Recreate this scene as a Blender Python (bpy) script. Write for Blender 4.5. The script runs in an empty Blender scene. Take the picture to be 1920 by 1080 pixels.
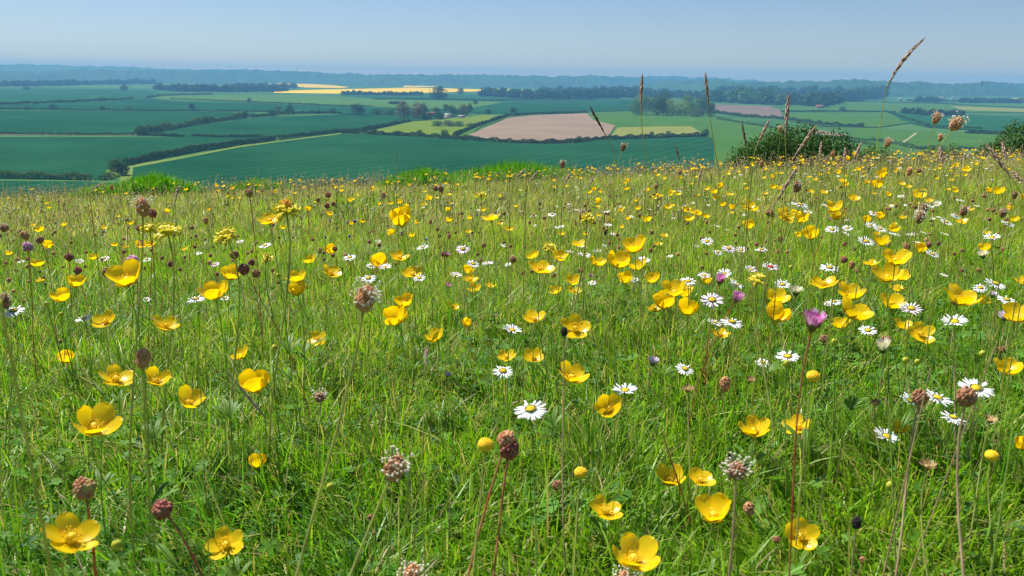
import bpy, math, random
import numpy as np
from mathutils import Vector, Matrix, Quaternion
from mathutils.geometry import tessellate_polygon

rng = np.random.default_rng(11)
random.seed(5)
scene = bpy.context.scene
COL = scene.collection
R_ = math.radians

# ------------------------------------------------------------------ camera
FPX = 1507.0                      # focal length in photo pixels (1920 wide)
CAM_H = 0.38
PITCH, ROLL = R_(14.65), R_(0.80)
fwd = Vector((0, math.cos(PITCH), -math.sin(PITCH)))
up0 = Vector((0, math.sin(PITCH), math.cos(PITCH)))
rt0 = Vector((1, 0, 0))
rt = rt0 * math.cos(ROLL) + up0 * math.sin(ROLL)
up = up0 * math.cos(ROLL) - rt0 * math.sin(ROLL)
CAM = Vector((0, 0, CAM_H))

def ray(px, py):
    return (rt * (px - 960) + up * (540 - py) + fwd * FPX).normalized()

def depth_scale(d):               # range along a ray -> depth along the axis
    return d.dot(fwd)

cam_data = bpy.data.cameras.new("camera")
cam_data.sensor_width = 36
cam_data.lens = FPX / 1920 * 36
cam_data.clip_start = 0.01
cam_data.clip_end = 120000
cam_data.dof.use_dof = True
cam_data.dof.focus_distance = 1.5
cam_data.dof.aperture_fstop = cam_data.lens / 1.5
cam = bpy.data.objects.new("camera", cam_data)
COL.objects.link(cam)
m = Matrix((rt, up, -fwd)).transposed().to_4x4()
m.translation = CAM
cam.matrix_world = m
scene.camera = cam

# ------------------------------------------------------------------ light
SUN_AZ, SUN_EL = R_(-50), R_(57)          # azimuth from +Y, negative to the left
world = bpy.data.worlds.new("World"); scene.world = world; world.use_nodes = True
nt = world.node_tree; nt.nodes.clear()
sky = nt.nodes.new("ShaderNodeTexSky"); sky.sky_type = 'NISHITA'; sky.sun_disc = False
sky.sun_elevation = SUN_EL; sky.sun_rotation = SUN_AZ
sky.altitude = 150; sky.air_density = 1.0; sky.dust_density = 0.15; sky.ozone_density = 3.0
bg = nt.nodes.new("ShaderNodeBackground"); bg.inputs[1].default_value = 0.075
wo = nt.nodes.new("ShaderNodeOutputWorld")
tint = nt.nodes.new("ShaderNodeVectorMath"); tint.operation = 'MULTIPLY'; tint.inputs[1].default_value = (.645, .685, .815)
nt.links.new(sky.outputs[0], tint.inputs[0]); nt.links.new(tint.outputs[0], bg.inputs[0]); nt.links.new(bg.outputs[0], wo.inputs[0])
sl = bpy.data.lights.new("sun", 'SUN'); sl.energy = 5.0; sl.angle = R_(0.53); sl.color = (1, 0.955, 0.88)
sun = bpy.data.objects.new("sun", sl); COL.objects.link(sun)
sdir = Vector((math.sin(SUN_AZ) * math.cos(SUN_EL), math.cos(SUN_AZ) * math.cos(SUN_EL), math.sin(SUN_EL)))
sun.rotation_mode = 'QUATERNION'; sun.rotation_quaternion = sdir.to_track_quat('Z', 'Y')
vs = scene.view_settings
vs.view_transform = 'Standard'; vs.look = 'None'; vs.exposure = 0.75; vs.gamma = 1; vs.use_curve_mapping = False
scene.cycles.use_denoising = True
scene.cycles.denoiser = 'OPENIMAGEDENOISE'
scene.cycles.denoising_input_passes = 'RGB_ALBEDO_NORMAL'
scene.cycles.max_bounces = 5
scene.cycles.diffuse_bounces = 3
scene.cycles.glossy_bounces = 2
scene.cycles.transmission_bounces = 3
scene.cycles.volume_bounces = 0
scene.cycles.transparent_max_bounces = 6
scene.cycles.sample_clamp_indirect = 4
scene.cycles.filter_width = 1.3

# ------------------------------------------------------------------ helpers
def set_in(node, **kw):
    for k, v in kw.items():
        node.inputs[k.replace('_', ' ')].default_value = v

def leafy(name, col=None, trans=0.35, rough=0.5, spec=0.3, vary=0.0, nscale=300.0, tint=(1.15, 1.1, 0.7), subs=0.0, c2=None, nmix=1.0):
    """surface with some light passing through it; colour from the attribute Col unless given; vary = mottling"""
    ma = bpy.data.materials.new(name); ma.use_nodes = True
    n = ma.node_tree; n.nodes.clear()
    out = n.nodes.new("ShaderNodeOutputMaterial")
    pb = n.nodes.new("ShaderNodeBsdfPrincipled"); tr = n.nodes.new("ShaderNodeBsdfTranslucent"); mx = n.nodes.new("ShaderNodeMixShader")
    pb.inputs['Roughness'].default_value = rough
    pb.inputs['Specular IOR Level'].default_value = spec
    if col is None:
        at = n.nodes.new("ShaderNodeAttribute"); at.attribute_name = "Col"; src = at.outputs['Color']
    else:
        rg = n.nodes.new("ShaderNodeRGB"); rg.outputs[0].default_value = (*col, 1); src = rg.outputs[0]
    if vary > 0 or c2:
        tc = n.nodes.new("ShaderNodeTexCoord"); no = n.nodes.new("ShaderNodeTexNoise"); no.inputs['Scale'].default_value = nscale
        no.inputs['Detail'].default_value = 3
        n.links.new(tc.outputs['Object'], no.inputs['Vector'])
        if c2:
            mr = n.nodes.new("ShaderNodeMapRange"); set_in(mr, From_Min=0.35, From_Max=0.65)
            n.links.new(no.outputs[0], mr.inputs['Value'])
            mc = n.nodes.new("ShaderNodeMix"); mc.data_type = 'RGBA'
            n.links.new(mr.outputs[0], mc.inputs[0]); n.links.new(src, mc.inputs[6]); mc.inputs[7].default_value = (*c2, 1)
            src = mc.outputs[2]
        if vary > 0:
            mr = n.nodes.new("ShaderNodeMapRange"); set_in(mr, From_Min=0.25, From_Max=0.75, To_Min=1 - vary, To_Max=1 + vary)
            n.links.new(no.outputs[0], mr.inputs['Value'])
            vm = n.nodes.new("ShaderNodeVectorMath"); vm.operation = 'SCALE'
            n.links.new(src, vm.inputs[0]); n.links.new(mr.outputs[0], vm.inputs['Scale']); src = vm.outputs[0]
    n.links.new(src, pb.inputs['Base Color'])
    ml = n.nodes.new("ShaderNodeVectorMath"); ml.operation = 'MULTIPLY'; ml.inputs[1].default_value = tint
    n.links.new(src, ml.inputs[0]); n.links.new(ml.outputs[0], tr.inputs[0])
    mx.inputs[0].default_value = trans
    n.links.new(pb.outputs[0], mx.inputs[1]); n.links.new(tr.outputs[0], mx.inputs[2]); n.links.new(mx.outputs[0], out.inputs[0])
    return ma

def new_obj(name, me, mat=None, parent=None, loc=None, quat=None, scale=None):
    o = bpy.data.objects.new(name, me); COL.objects.link(o)
    if mat is not None and me is not None:
        if not me.materials: me.materials.append(mat)
        elif me.materials[0] is not mat: o.material_slots[0].link = 'OBJECT'; o.material_slots[0].material = mat
    if parent is not None: o.parent = parent
    if loc is not None: o.location = loc
    if quat is not None: o.rotation_mode = 'QUATERNION'; o.rotation_quaternion = quat
    if scale is not None: o.scale = (scale, scale, scale)
    return o

def tag(o, label=None, cat=None, group=None, kind=None):
    if label: o['label'] = label
    if cat: o['category'] = cat
    if group: o['group'] = group
    if kind: o['kind'] = kind
    return o

def np_mesh(name, V, F4=None, F3=None, C=None, smooth=False):
    V = np.asarray(V, dtype=np.float32).reshape(-1, 3)
    me = bpy.data.meshes.new(name)
    n4 = 0 if F4 is None else len(F4); n3 = 0 if F3 is None else len(F3)
    loops = []
    if n4: loops.append(np.asarray(F4, dtype=np.int32).ravel())
    if n3: loops.append(np.asarray(F3, dtype=np.int32).ravel())
    loops = np.concatenate(loops)
    me.vertices.add(len(V)); me.vertices.foreach_set("co", V.ravel())
    me.loops.add(len(loops)); me.loops.foreach_set("vertex_index", loops)
    me.polygons.add(n4 + n3)
    st = np.concatenate([np.arange(n4) * 4, n4 * 4 + np.arange(n3) * 3]).astype(np.int32)
    me.polygons.foreach_set("loop_start", st)
    if smooth: me.polygons.foreach_set("use_smooth", np.ones(n4 + n3, dtype=bool))
    if C is not None:
        a = me.color_attributes.new("Col", 'FLOAT_COLOR', 'POINT')
        C = np.asarray(C, dtype=np.float32)
        c4 = np.ones((len(V), 4), dtype=np.float32); c4[:, :3] = C
        a.data.foreach_set("color", c4.ravel())
    me.update(calc_edges=True)
    return me

class Geo:
    """collects pieces; every piece: verts (n,3), quads, tris, colour"""
    def __init__(s): s.V = []; s.Q = []; s.T = []; s.C = []; s.n = 0
    def add(s, V, Q=None, T=None, C=(1, 1, 1)):
        V = np.asarray(V, float).reshape(-1, 3)
        s.V.append(V)
        if Q is not None and len(Q): s.Q.append(np.asarray(Q, int) + s.n)
        if T is not None and len(T): s.T.append(np.asarray(T, int) + s.n)
        C = np.asarray(C, float)
        s.C.append(np.broadcast_to(C, (len(V), 3)) if C.ndim == 1 else C)
        s.n += len(V)
    def mesh(s, name, smooth=True):
        return np_mesh(name, np.concatenate(s.V), np.concatenate(s.Q) if s.Q else None, np.concatenate(s.T) if s.T else None, np.concatenate(s.C), smooth)

def grid_faces(nr, nc):
    i = np.arange(nr - 1)[:, None] * nc + np.arange(nc - 1)[None, :]
    i = i.ravel()
    return np.stack([i, i + 1, i + nc + 1, i + nc], 1)

def tube(P, rad, sides=5, C=(1, 1, 1), cap=True):
    """tube through points P with radii rad"""
    P = np.asarray(P, float); n = len(P)
    rad = np.broadcast_to(np.asarray(rad, float), (n,))
    T = np.gradient(P, axis=0); T /= np.linalg.norm(T, axis=1)[:, None] + 1e-12
    ref = np.array([1.0, 0.13, 0.07])
    if abs(T[0] @ ref) > 0.9 * np.linalg.norm(ref): ref = np.array([0.1, 1.0, 0.2])
    U = np.cross(T, ref); U /= np.linalg.norm(U, axis=1)[:, None] + 1e-12
    W = np.cross(T, U)
    a = np.arange(sides) / sides * 2 * np.pi
    V = P[:, None, :] + rad[:, None, None] * (np.cos(a)[None, :, None] * U[:, None, :] + np.sin(a)[None, :, None] * W[:, None, :])
    i = np.arange(n - 1)[:, None] * sides; j = np.arange(sides)[None, :]; k = (j + 1) % sides
    Q = np.stack([(i + j).ravel(), (i + k).ravel(), (i + sides + k).ravel(), (i + sides + j).ravel()], 1)
    return V.reshape(-1, 3), Q

def bez(p0, p1, p2, p3, n):
    t = np.linspace(0, 1, n)[:, None]
    p0, p1, p2, p3 = [np.asarray(p, float) for p in (p0, p1, p2, p3)]
    return (1 - t) ** 3 * p0 + 3 * (1 - t) ** 2 * t * p1 + 3 * (1 - t) * t * t * p2 + t ** 3 * p3

def ico(sub=1):
    t = (1 + 5 ** .5) / 2
    V = [(-1, t, 0), (1, t, 0), (-1, -t, 0), (1, -t, 0), (0, -1, t), (0, 1, t), (0, -1, -t), (0, 1, -t), (t, 0, -1), (t, 0, 1), (-t, 0, -1), (-t, 0, 1)]
    F = [(0, 11, 5), (0, 5, 1), (0, 1, 7), (0, 7, 10), (0, 10, 11), (1, 5, 9), (5, 11, 4), (11, 10, 2), (10, 7, 6), (7, 1, 8), (3, 9, 4), (3, 4, 2), (3, 2, 6), (3, 6, 8), (3, 8, 9), (4, 9, 5), (2, 4, 11), (6, 2, 10), (8, 6, 7), (9, 8, 1)]
    V = [np.array(v) / np.linalg.norm(v) for v in V]
    for _ in range(sub):
        cache = {}; G = []
        def mid(a, b):
            k = (min(a, b), max(a, b))
            if k not in cache:
                v = V[a] + V[b]; V.append(v / np.linalg.norm(v)); cache[k] = len(V) - 1
            return cache[k]
        for a, b, c in F:
            x, y, z = mid(a, b), mid(b, c), mid(c, a)
            G += [(a, x, z), (b, y, x), (c, z, y), (x, y, z)]
        F = G
    return np.array(V), np.array(F)
ICO0, ICO1, ICO2 = ico(0), ico(1), ico(2)

def vnoise(x, y, seed=0):
    """smooth value noise, vectorised, about -1..1"""
    x = np.asarray(x, float); y = np.asarray(y, float)
    xi = np.floor(x).astype(np.int64); yi = np.floor(y).astype(np.int64)
    fx = x - xi; fy = y - yi
    fx = fx * fx * (3 - 2 * fx); fy = fy * fy * (3 - 2 * fy)
    def h(a, b):
        n = (a * 374761393 + b * 668265263 + seed * 974634777) & 0x7fffffff
        n = ((n ^ (n >> 13)) * 1274126177) & 0x7fffffff
        return ((n ^ (n >> 16)) & 0xffff) / 32767.5 - 1
    return (h(xi, yi) * (1 - fx) + h(xi + 1, yi) * fx) * (1 - fy) + (h(xi, yi + 1) * (1 - fx) + h(xi + 1, yi + 1) * fx) * fy

# ------------------------------------------------------------------ terrain
A_, B_, C_ = 0.0405, 0.0047, 0.053
VALLEY = -100.0
def ground(x, y):
    x = np.asarray(x, float); y = np.asarray(y, float)
    yp = np.maximum(y, 0); y1 = (0.5 - A_) / (2 * B_)
    q = np.minimum(yp, y1)
    z = -(A_ * q + B_ * q * q) - 0.5 * (yp - q)
    z = z + np.where(y < 0, A_ * 10 * (1 - np.exp(np.minimum(y, 0) / 10)), 0)
    z = z + C_ * 25 * np.tanh(x / 25)
    d = np.hypot(x, y)
    z = z + 0.010 * vnoise(x * 2.2, y * 2.2, 3) * np.minimum(d, 1) + 0.03 * vnoise(x * 0.55 + 5, y * 0.55, 4) * np.clip(d / 4, 0, 1)
    k = 6.0
    return VALLEY + k * np.log1p(np.exp(np.clip((z - VALLEY) / k, -40, 60)))

def gz(x, y): return float(ground(x, y))

def hit_valley(px, py, z=VALLEY):
    d = ray(px, py)
    t = (z - CAM.z) / d.z
    return CAM + d * t

def place_on_ray(px, py, dist, hmin, hmax, far=1.45):
    """point on the pixel's ray about dist away whose height over the turf lies in hmin..hmax"""
    d = ray(px, py)
    t = dist
    def H(t):
        p = CAM + d * t
        return p.z - gz(p.x, p.y)
    if H(t) < hmin:
        while H(t) < hmin and t > 0.15: t *= 0.985
    elif H(t) > hmax:
        t2 = t
        while H(t2) > hmax and t2 < 12: t2 *= 1.015
        if H(t2) <= hmax + 0.01 and t2 < t * far: t = t2
        else: t = min(t2, t * (far * .9))
    return CAM + d * t, t * depth_scale(d)

# terrain sheet: polar grid
th = np.concatenate([np.linspace(-45, 45, 260), np.linspace(48, 312, 90)])
th = np.radians(th)
rr = np.concatenate([[0.0], np.geomspace(0.12, 12300, 290)])
X = np.sin(th)[None, :] * rr[:, None]; Y = np.cos(th)[None, :] * rr[:, None]
Z = ground(X, Y)
V = np.stack([X, Y, Z], -1).reshape(-1, 3)
nc = len(th)
Q = grid_faces(len(rr), nc)
wrap = np.arange(len(rr) - 1) * nc
Q = np.concatenate([Q, np.stack([wrap + nc - 1, wrap, wrap + nc, wrap + 2 * nc - 1], 1)])
terr_me = np_mesh("terrain", V, Q[:, ::-1], smooth=True)
mt = bpy.data.materials.new("turf_and_vale"); mt.use_nodes = True
n = mt.node_tree; pb = n.nodes['Principled BSDF']; set_in(pb, Roughness=0.95); pb.inputs['Specular IOR Level'].default_value = 0.0
geo = n.nodes.new("ShaderNodeNewGeometry"); sx = n.nodes.new("ShaderNodeSeparateXYZ"); n.links.new(geo.outputs['Position'], sx.inputs[0])
n1 = n.nodes.new("ShaderNodeTexNoise"); set_in(n1, Scale=40.0, Detail=5.0); n.links.new(geo.outputs['Position'], n1.inputs['Vector'])
r1 = n.nodes.new("ShaderNodeValToRGB"); r1.color_ramp.elements[0].position = .35; r1.color_ramp.elements[0].color = (.05, .085, .012, 1)
r1.color_ramp.elements[1].position = .68; r1.color_ramp.elements[1].color = (.15, .20, .035, 1); n.links.new(n1.outputs[0], r1.inputs[0])
n2 = n.nodes.new("ShaderNodeTexNoise"); set_in(n2, Scale=0.004, Detail=4.0); n.links.new(geo.outputs['Position'], n2.inputs['Vector'])
r2 = n.nodes.new("ShaderNodeValToRGB"); r2.color_ramp.elements[0].position = .38; r2.color_ramp.elements[0].color = (.035, .10, .03, 1)
r2.color_ramp.elements[1].position = .62; r2.color_ramp.elements[1].color = (.06, .14, .04, 1); n.links.new(n2.outputs[0], r2.inputs[0])
mr = n.nodes.new("ShaderNodeMapRange"); set_in(mr, From_Min=-95.0, From_Max=-60.0); n.links.new(sx.outputs[2], mr.inputs['Value'])
mc = n.nodes.new("ShaderNodeMix"); mc.data_type = 'RGBA'; n.links.new(mr.outputs[0], mc.inputs[0]); n.links.new(r2.outputs[0], mc.inputs[6]); n.links.new(r1.outputs[0], mc.inputs[7])
n.links.new(mc.outputs[2], pb.inputs['Base Color'])
tag(new_obj("ground", terr_me, mt), "chalk hill turf falling away to the flat farmed vale", "ground", kind="structure")

# ------------------------------------------------------------------ fields of the vale (each a sheet on the valley floor)
def field_mat(name, c1, c2, scale=0.01, rows=0.0, row_dir=0.0):
    ma = bpy.data.materials.new(name); ma.use_nodes = True
    n = ma.node_tree; pb = n.nodes['Principled BSDF']; set_in(pb, Roughness=0.85); pb.inputs['Specular IOR Level'].default_value = 0.0
    g = n.nodes.new("ShaderNodeNewGeometry")
    no = n.nodes.new("ShaderNodeTexNoise"); set_in(no, Scale=scale, Detail=5.0, Roughness=0.6); n.links.new(g.outputs['Position'], no.inputs['Vector'])
    mr = n.nodes.new("ShaderNodeMapRange"); set_in(mr, From_Min=0.3, From_Max=0.7); n.links.new(no.outputs[0], mr.inputs['Value'])
    mc = n.nodes.new("ShaderNodeMix"); mc.data_type = 'RGBA'; mc.inputs[6].default_value = (*c1, 1); mc.inputs[7].default_value = (*c2, 1)
    n.links.new(mr.outputs[0], mc.inputs[0]); src = mc.outputs[2]
    if rows:
        mp = n.nodes.new("ShaderNodeMapping"); mp.inputs['Rotation'].default_value = (0, 0, row_dir); n.links.new(g.outputs['Position'], mp.inputs[0])
        wv = n.nodes.new("ShaderNodeTexWave"); set_in(wv, Scale=rows, Distortion=1.5); wv.inputs['Detail Scale'].default_value = 0.2; n.links.new(mp.outputs[0], wv.inputs[0])
        m2 = n.nodes.new("ShaderNodeMapRange"); set_in(m2, From_Min=0.0, From_Max=0.25, To_Min=1.30, To_Max=0.97); n.links.new(wv.outputs[1], m2.inputs['Value'])
        vm = n.nodes.new("ShaderNodeVectorMath"); vm.operation = 'SCALE'; n.links.new(src, vm.inputs[0]); n.links.new(m2.outputs[0], vm.inputs['Scale']); src = vm.outputs[0]
    n.links.new(src, pb.inputs['Base Color'])
    return ma
FM = dict(
    wheat=field_mat("blue_green_wheat", (.006, .048, .019), (.016, .076, .030), .006, .012, .5),
    wheat2=field_mat("young_wheat", (.010, .066, .026), (.022, .088, .030), .006, .01, 1.2),
    green=field_mat("pasture", (.040, .11, .015), (.062, .135, .020), .01),
    pale=field_mat("pale_barley", (.055, .13, .025), (.075, .155, .033), .008),
    olive=field_mat("meadow_grass_field", (.095, .155, .015), (.14, .185, .02), .02),
    margin=field_mat("rough_margin", (.11, .17, .03), (.16, .21, .045), .05),
    rape=field_mat("oilseed_rape", (.62, .40, .0), (.76, .49, .0), .01),
    soil=field_mat("ploughed_chalk_soil", (.19, .138, .095), (.24, .175, .12), .008, .03, .3),
    soil2=field_mat("dark_soil", (.13, .10, .085), (.18, .13, .10), .02),
    tan=field_mat("dry_grass_field", (.15, .175, .035), (.20, .20, .05), .02),
    track=field_mat("chalk_track", (.30, .26, .18), (.36, .30, .2), .05),
)
fcount = [0]
def field(mat, pts, label, name="field"):
    z = VALLEY + 0.25 + 0.06 * fcount[0]; fcount[0] += 1
    P = [hit_valley(x, y, z) for x, y in pts]
    tri = tessellate_polygon([P])
    me = np_mesh(name, np.array([tuple(p) for p in P]), None, np.array(tri))
    # face up
    if me.polygons[0].normal.z < 0: me.flip_normals()
    tag(new_obj(name, me, FM[mat]), label, name, kind="structure")

field('wheat2', [(-300,168),(60,166),(240,167),(300,171),(270,183),(240,185),(100,193),(-300,197)], "distant blue green field at the far left of the vale")
field('pale', [(140,155),(300,156),(345,161),(240,167),(150,164)], "thin pale strip of field below the far woods")
field('wheat', [(-300,199),(0,197),(120,193),(250,186),(275,184),(330,190),(480,193),(640,199),(640,213),(560,212),(480,209),(240,206),(0,205),(-300,205)], "long green crop strip between two dark hedges")
field('wheat', [(-300,206),(240,208),(480,211),(475,218),(380,232),(262,250),(250,251),(-300,249)], "wide green wheat field above the brown hedge line")
field('soil2', [(-300,249.5),(0,250.3),(250,251.6),(258,253),(-300,252.2)], "thin brown bare strip along the low hedge", "soil_strip")
field('wheat', [(-300,257),(250,257),(500,258),(516,263),(450,271),(300,296),(240,309),(222,330),(188,337),(160,337),(-300,330)], "dark green wheat field below the brown hedge line")
field('wheat', [(-400,337),(170,340),(195,343),(240,345),(240,470),(-500,470)], "green corner of a field just beyond the turf")
field('olive', [(200,318),(222,308),(222,330),(192,336)], "small yellow green patch beside the hedge corner")
field('wheat', [(262,252),(300,246),(462,222),(500,220),(640,214),(745,222),(768,226),(720,237),(660,248),(540,256),(480,257),(345,257)], "teal wheat triangle between hedges")
field('pale', [(290,184),(330,179),(480,177),(640,181),(750,187),(930,190),(940,193),(870,205),(770,202),(640,198),(480,192),(330,188)], "long pale green barley field in the middle of the vale")
field('wheat', [(245,313),(330,299),(450,277),(515,267),(640,251),(700,253),(780,256),(880,264),(980,270),(1070,269),(1140,262),(1320,256),(1338,262),(1345,430),(200,430),(245,340)], "great teal wheat field directly beyond the turf")
field('margin', [(226,335),(226,318),(245,309),(330,296),(450,273),(515,265),(640,249),(640,251),(515,267),(450,276),(330,299),(250,314),(246,340),(222,345)], "pale grass margin following the long hedge", "field_margin")
field('rape', [(515,170.5),(600,168),(700,166),(775,164),(905,167.5),(905,171),(800,174),(640,175.5),(513,174)], "bright yellow rape field on the vale")
field('rape', [(483,154),(538,154),(625,160),(655,163),(640,165),(575,164),(500,157)], "upper yellow rape strip left of the larger one")
field('rape', [(758,160),(820,160),(822,163),(756,163)], "small yellow rape strip above the larger one")
field('rape', [(912,166),(955,167),(953,171),(912,170)], "narrow yellow rape patch by the middle woods")
field('rape', [(962,168),(1000,169),(998,172),(962,171)], "tiny yellow rape patch by the middle woods")
field('wheat2', [(640,178),(800,176),(930,178),(990,183),(930,189),(750,186),(640,181)], "blue green strip below the rape field")
field('wheat', [(876,205),(945,191),(1000,187),(1195,186),(1195,207),(1000,213),(890,213)], "teal field above the ploughed field")
field('wheat', [(640,199),(770,203),(870,206),(885,213),(780,226),(740,221),(640,213)], "green field around the farmstead trees")
field('olive', [(686,248),(770,228),(800,226),(905,216),(945,217),(885,240),(860,254),(780,254),(705,251)], "yellow green meadow below the farmstead")
field('green', [(852,256),(893,238),(952,219),(966,216),(900,238),(872,260)], "narrow green strip beside the ploughed field")
field('green', [(1100,214),(1190,208),(1310,215),(1400,226),(1440,300),(1345,262),(1320,254),(1145,260),(1153,235),(1110,223)], "green pasture under the round wood")
field('tan', [(1143,257),(1158,239),(1230,237),(1296,237),(1322,253)], "dry tan grass patch in the green pasture")
field('soil', [(878,253),(952,221),(1000,216),(1100,212),(1112,224),(1153,235),(1140,258),(1050,267),(980,266),(930,263)], "pinkish ploughed field in the middle of the vale", "ploughed_field")
field('green', [(1318,219),(1360,222),(1480,243),(1560,260),(1720,275),(1760,330),(1345,420),(1338,262)], "green slope running down past the dark bushes")
field('soil2', [(1338,196),(1445,199),(1462,206),(1470,222),(1400,218),(1338,211)], "dark brown field beyond the round wood")
field('green', [(1465,196),(1600,190),(1780,195),(2300,199),(2300,212),(1700,210),(1480,208)], "light green field below the eastern woods")
field('green', [(1475,212),(1660,210),(1730,226),(1650,238),(1540,236),(1480,226)], "green field crossed by the tall grass stem")
field('wheat2', [(1670,212),(1920,219),(2300,222),(2300,252),(1920,248),(1740,238),(1690,226)], "teal field on the eastern side of the vale")
field('tan', [(1785,199),(1920,204),(2300,210),(2300,214),(1920,210),(1800,206)], "pale dry strip on the eastern side")
field('rape', [(1896,184),(2100,186),(2100,191),(1900,190)], "yellow rape field at the eastern edge")
field('soil', [(1478,240),(1525,243),(1588,252),(1582,256),(1535,253),(1480,244)], "long pink bare soil strip in the east", "soil_strip")
field('green', [(1600,240),(1900,250),(2300,254),(2300,300),(1800,290),(1640,275),(1590,262)], "smooth green pasture in the east")
field('track', [(1681,272),(1700,261),(1716,249),(1720,249),(1704,261),(1687,272)], "short pale chalk track climbing the pasture", "track")
# ------------------------------------------------------------------ trees, hedges, woods
M_LEAF = leafy("tree_leaves", None, trans=0.22, rough=0.7, spec=0.05)
M_BARK = leafy("bark", (.09, .07, .05), trans=0.0, rough=0.9, spec=0.1, vary=.4, nscale=2)

def leaf_cards(P, N, size, col, jit=0.25, hue=0.12):
    """small leaf-spray quads at points P facing roughly along N"""
    n = len(P)
    N = N + rng.normal(0, 0.55, (n, 3)); N /= np.linalg.norm(N, axis=1)[:, None] + 1e-9
    A = np.cross(N, rng.normal(0, 1, (n, 3))); A /= np.linalg.norm(A, axis=1)[:, None] + 1e-9
    Bv = np.cross(N, A)
    s = (np.asarray(size) * rng.uniform(0.6, 1.3, n)).reshape(-1, 1)
    V = np.stack([P - A * s - Bv * s * .55, P + A * s * .9 - Bv * s * .7, P + A * s + Bv * s * .6, P - A * s * .8 + Bv * s * .75], 1)
    c = np.asarray(col)[None, :] * rng.uniform(1 - jit, 1 + jit, (n, 1)) * (1 + rng.normal(0, hue, (n, 3)) * np.array([1, .4, .6]))
    C = np.repeat(np.clip(c, .004, 1), 4, 0)
    return V.reshape(-1, 3), np.arange(4 * n).reshape(-1, 4), C

def crown_points(c, w, h, n, lobes=10, low=0.12):
    """points and outward normals spread over the lobes of a crown standing on c"""
    P = []; N = []
    L = []
    for k in range(lobes):
        a = rng.uniform(0, 2 * np.pi); zz = h * rng.uniform(.18 + low, .8)
        rr_ = w * .5 * rng.uniform(.4, .8) * (1.1 - .5 * zz / h)
        L.append((np.array([math.cos(a) * rr_, math.sin(a) * rr_, zz]), w * rng.uniform(.18, .3), h * rng.uniform(.14, .24)))
    L.append((np.array([0, 0, h * .78]), w * .3, h * .22)); L.append((np.array([0, 0, h * .5]), w * .5, h * .44)); L.append((np.array([0, 0, h * .28]), w * .48, h * .28))
    wt = np.array([l[1] ** 2 for l in L]); wt /= wt.sum()
    for l, k in zip(L, rng.multinomial(n, wt)):
        u = rng.normal(0, 1, (k, 3)); u /= np.linalg.norm(u, axis=1)[:, None]
        r = rng.uniform(.72, 1.08, (k, 1))
        P.append(l[0] + u * r * np.array([l[1], l[1], l[2]])); N.append(u)
    P = np.concatenate(P); N = np.concatenate(N)
    P[:, 2] = np.maximum(P[:, 2], h * low * rng.uniform(.3, 1, len(P)))
    return P + np.asarray(c), N

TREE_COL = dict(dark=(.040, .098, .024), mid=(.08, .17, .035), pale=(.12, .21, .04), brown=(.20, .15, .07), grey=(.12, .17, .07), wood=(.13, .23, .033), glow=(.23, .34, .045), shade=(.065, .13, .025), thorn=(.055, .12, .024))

def tree(px, py, wpx, hpx, col, label, group=None, n=420, dist=None, low=.04, name="tree", cat="tree", hm=None):
    """a tree whose foot shows at (px, py); wpx, hpx are its photo size"""
    if dist is None:
        b = hit_valley(px, py)
    else:
        d = ray(px, py); b = CAM + d * dist; b.z = gz(b.x, b.y)
    D = (b - CAM).dot(fwd)
    w = wpx / FPX * D; h = hpx / FPX * D
    if hm: h = (CAM + ray(px, hm) * dist).z - b.z + .2; b.z -= .2
    t = tag(new_obj(name, None, loc=b), label, cat, group)
    P, N = crown_points((0, 0, 0), w, h, n, low=low)
    s = math.sqrt(w * h) * .95 / math.sqrt(n) * (1.1 if n < 9000 else 1.7)
    V, Q, C = leaf_cards(P, N, s, TREE_COL[col])
    new_obj("crown", np_mesh("crown", V, Q, C=C), M_LEAF, t)
    tv, tq = tube([(0, 0, -.3), (w * .01, 0, h * .25), (0, w * .02, h * .62)], [w * .045, w * .035, w * .012], 6)
    g = Geo(); g.add(tv, tq)
    for k in range(4):
        a = k * 1.7; v, q = tube([(0, 0, h * .3), (math.cos(a) * w * .18, math.sin(a) * w * .18, h * .52), (math.cos(a) * w * .3, math.sin(a) * w * .3, h * .66)], [w * .018, w * .012, w * .005], 5)
        g.add(v, q)
    new_obj("trunk", g.mesh("trunk"), M_BARK, t)
    return t

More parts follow.
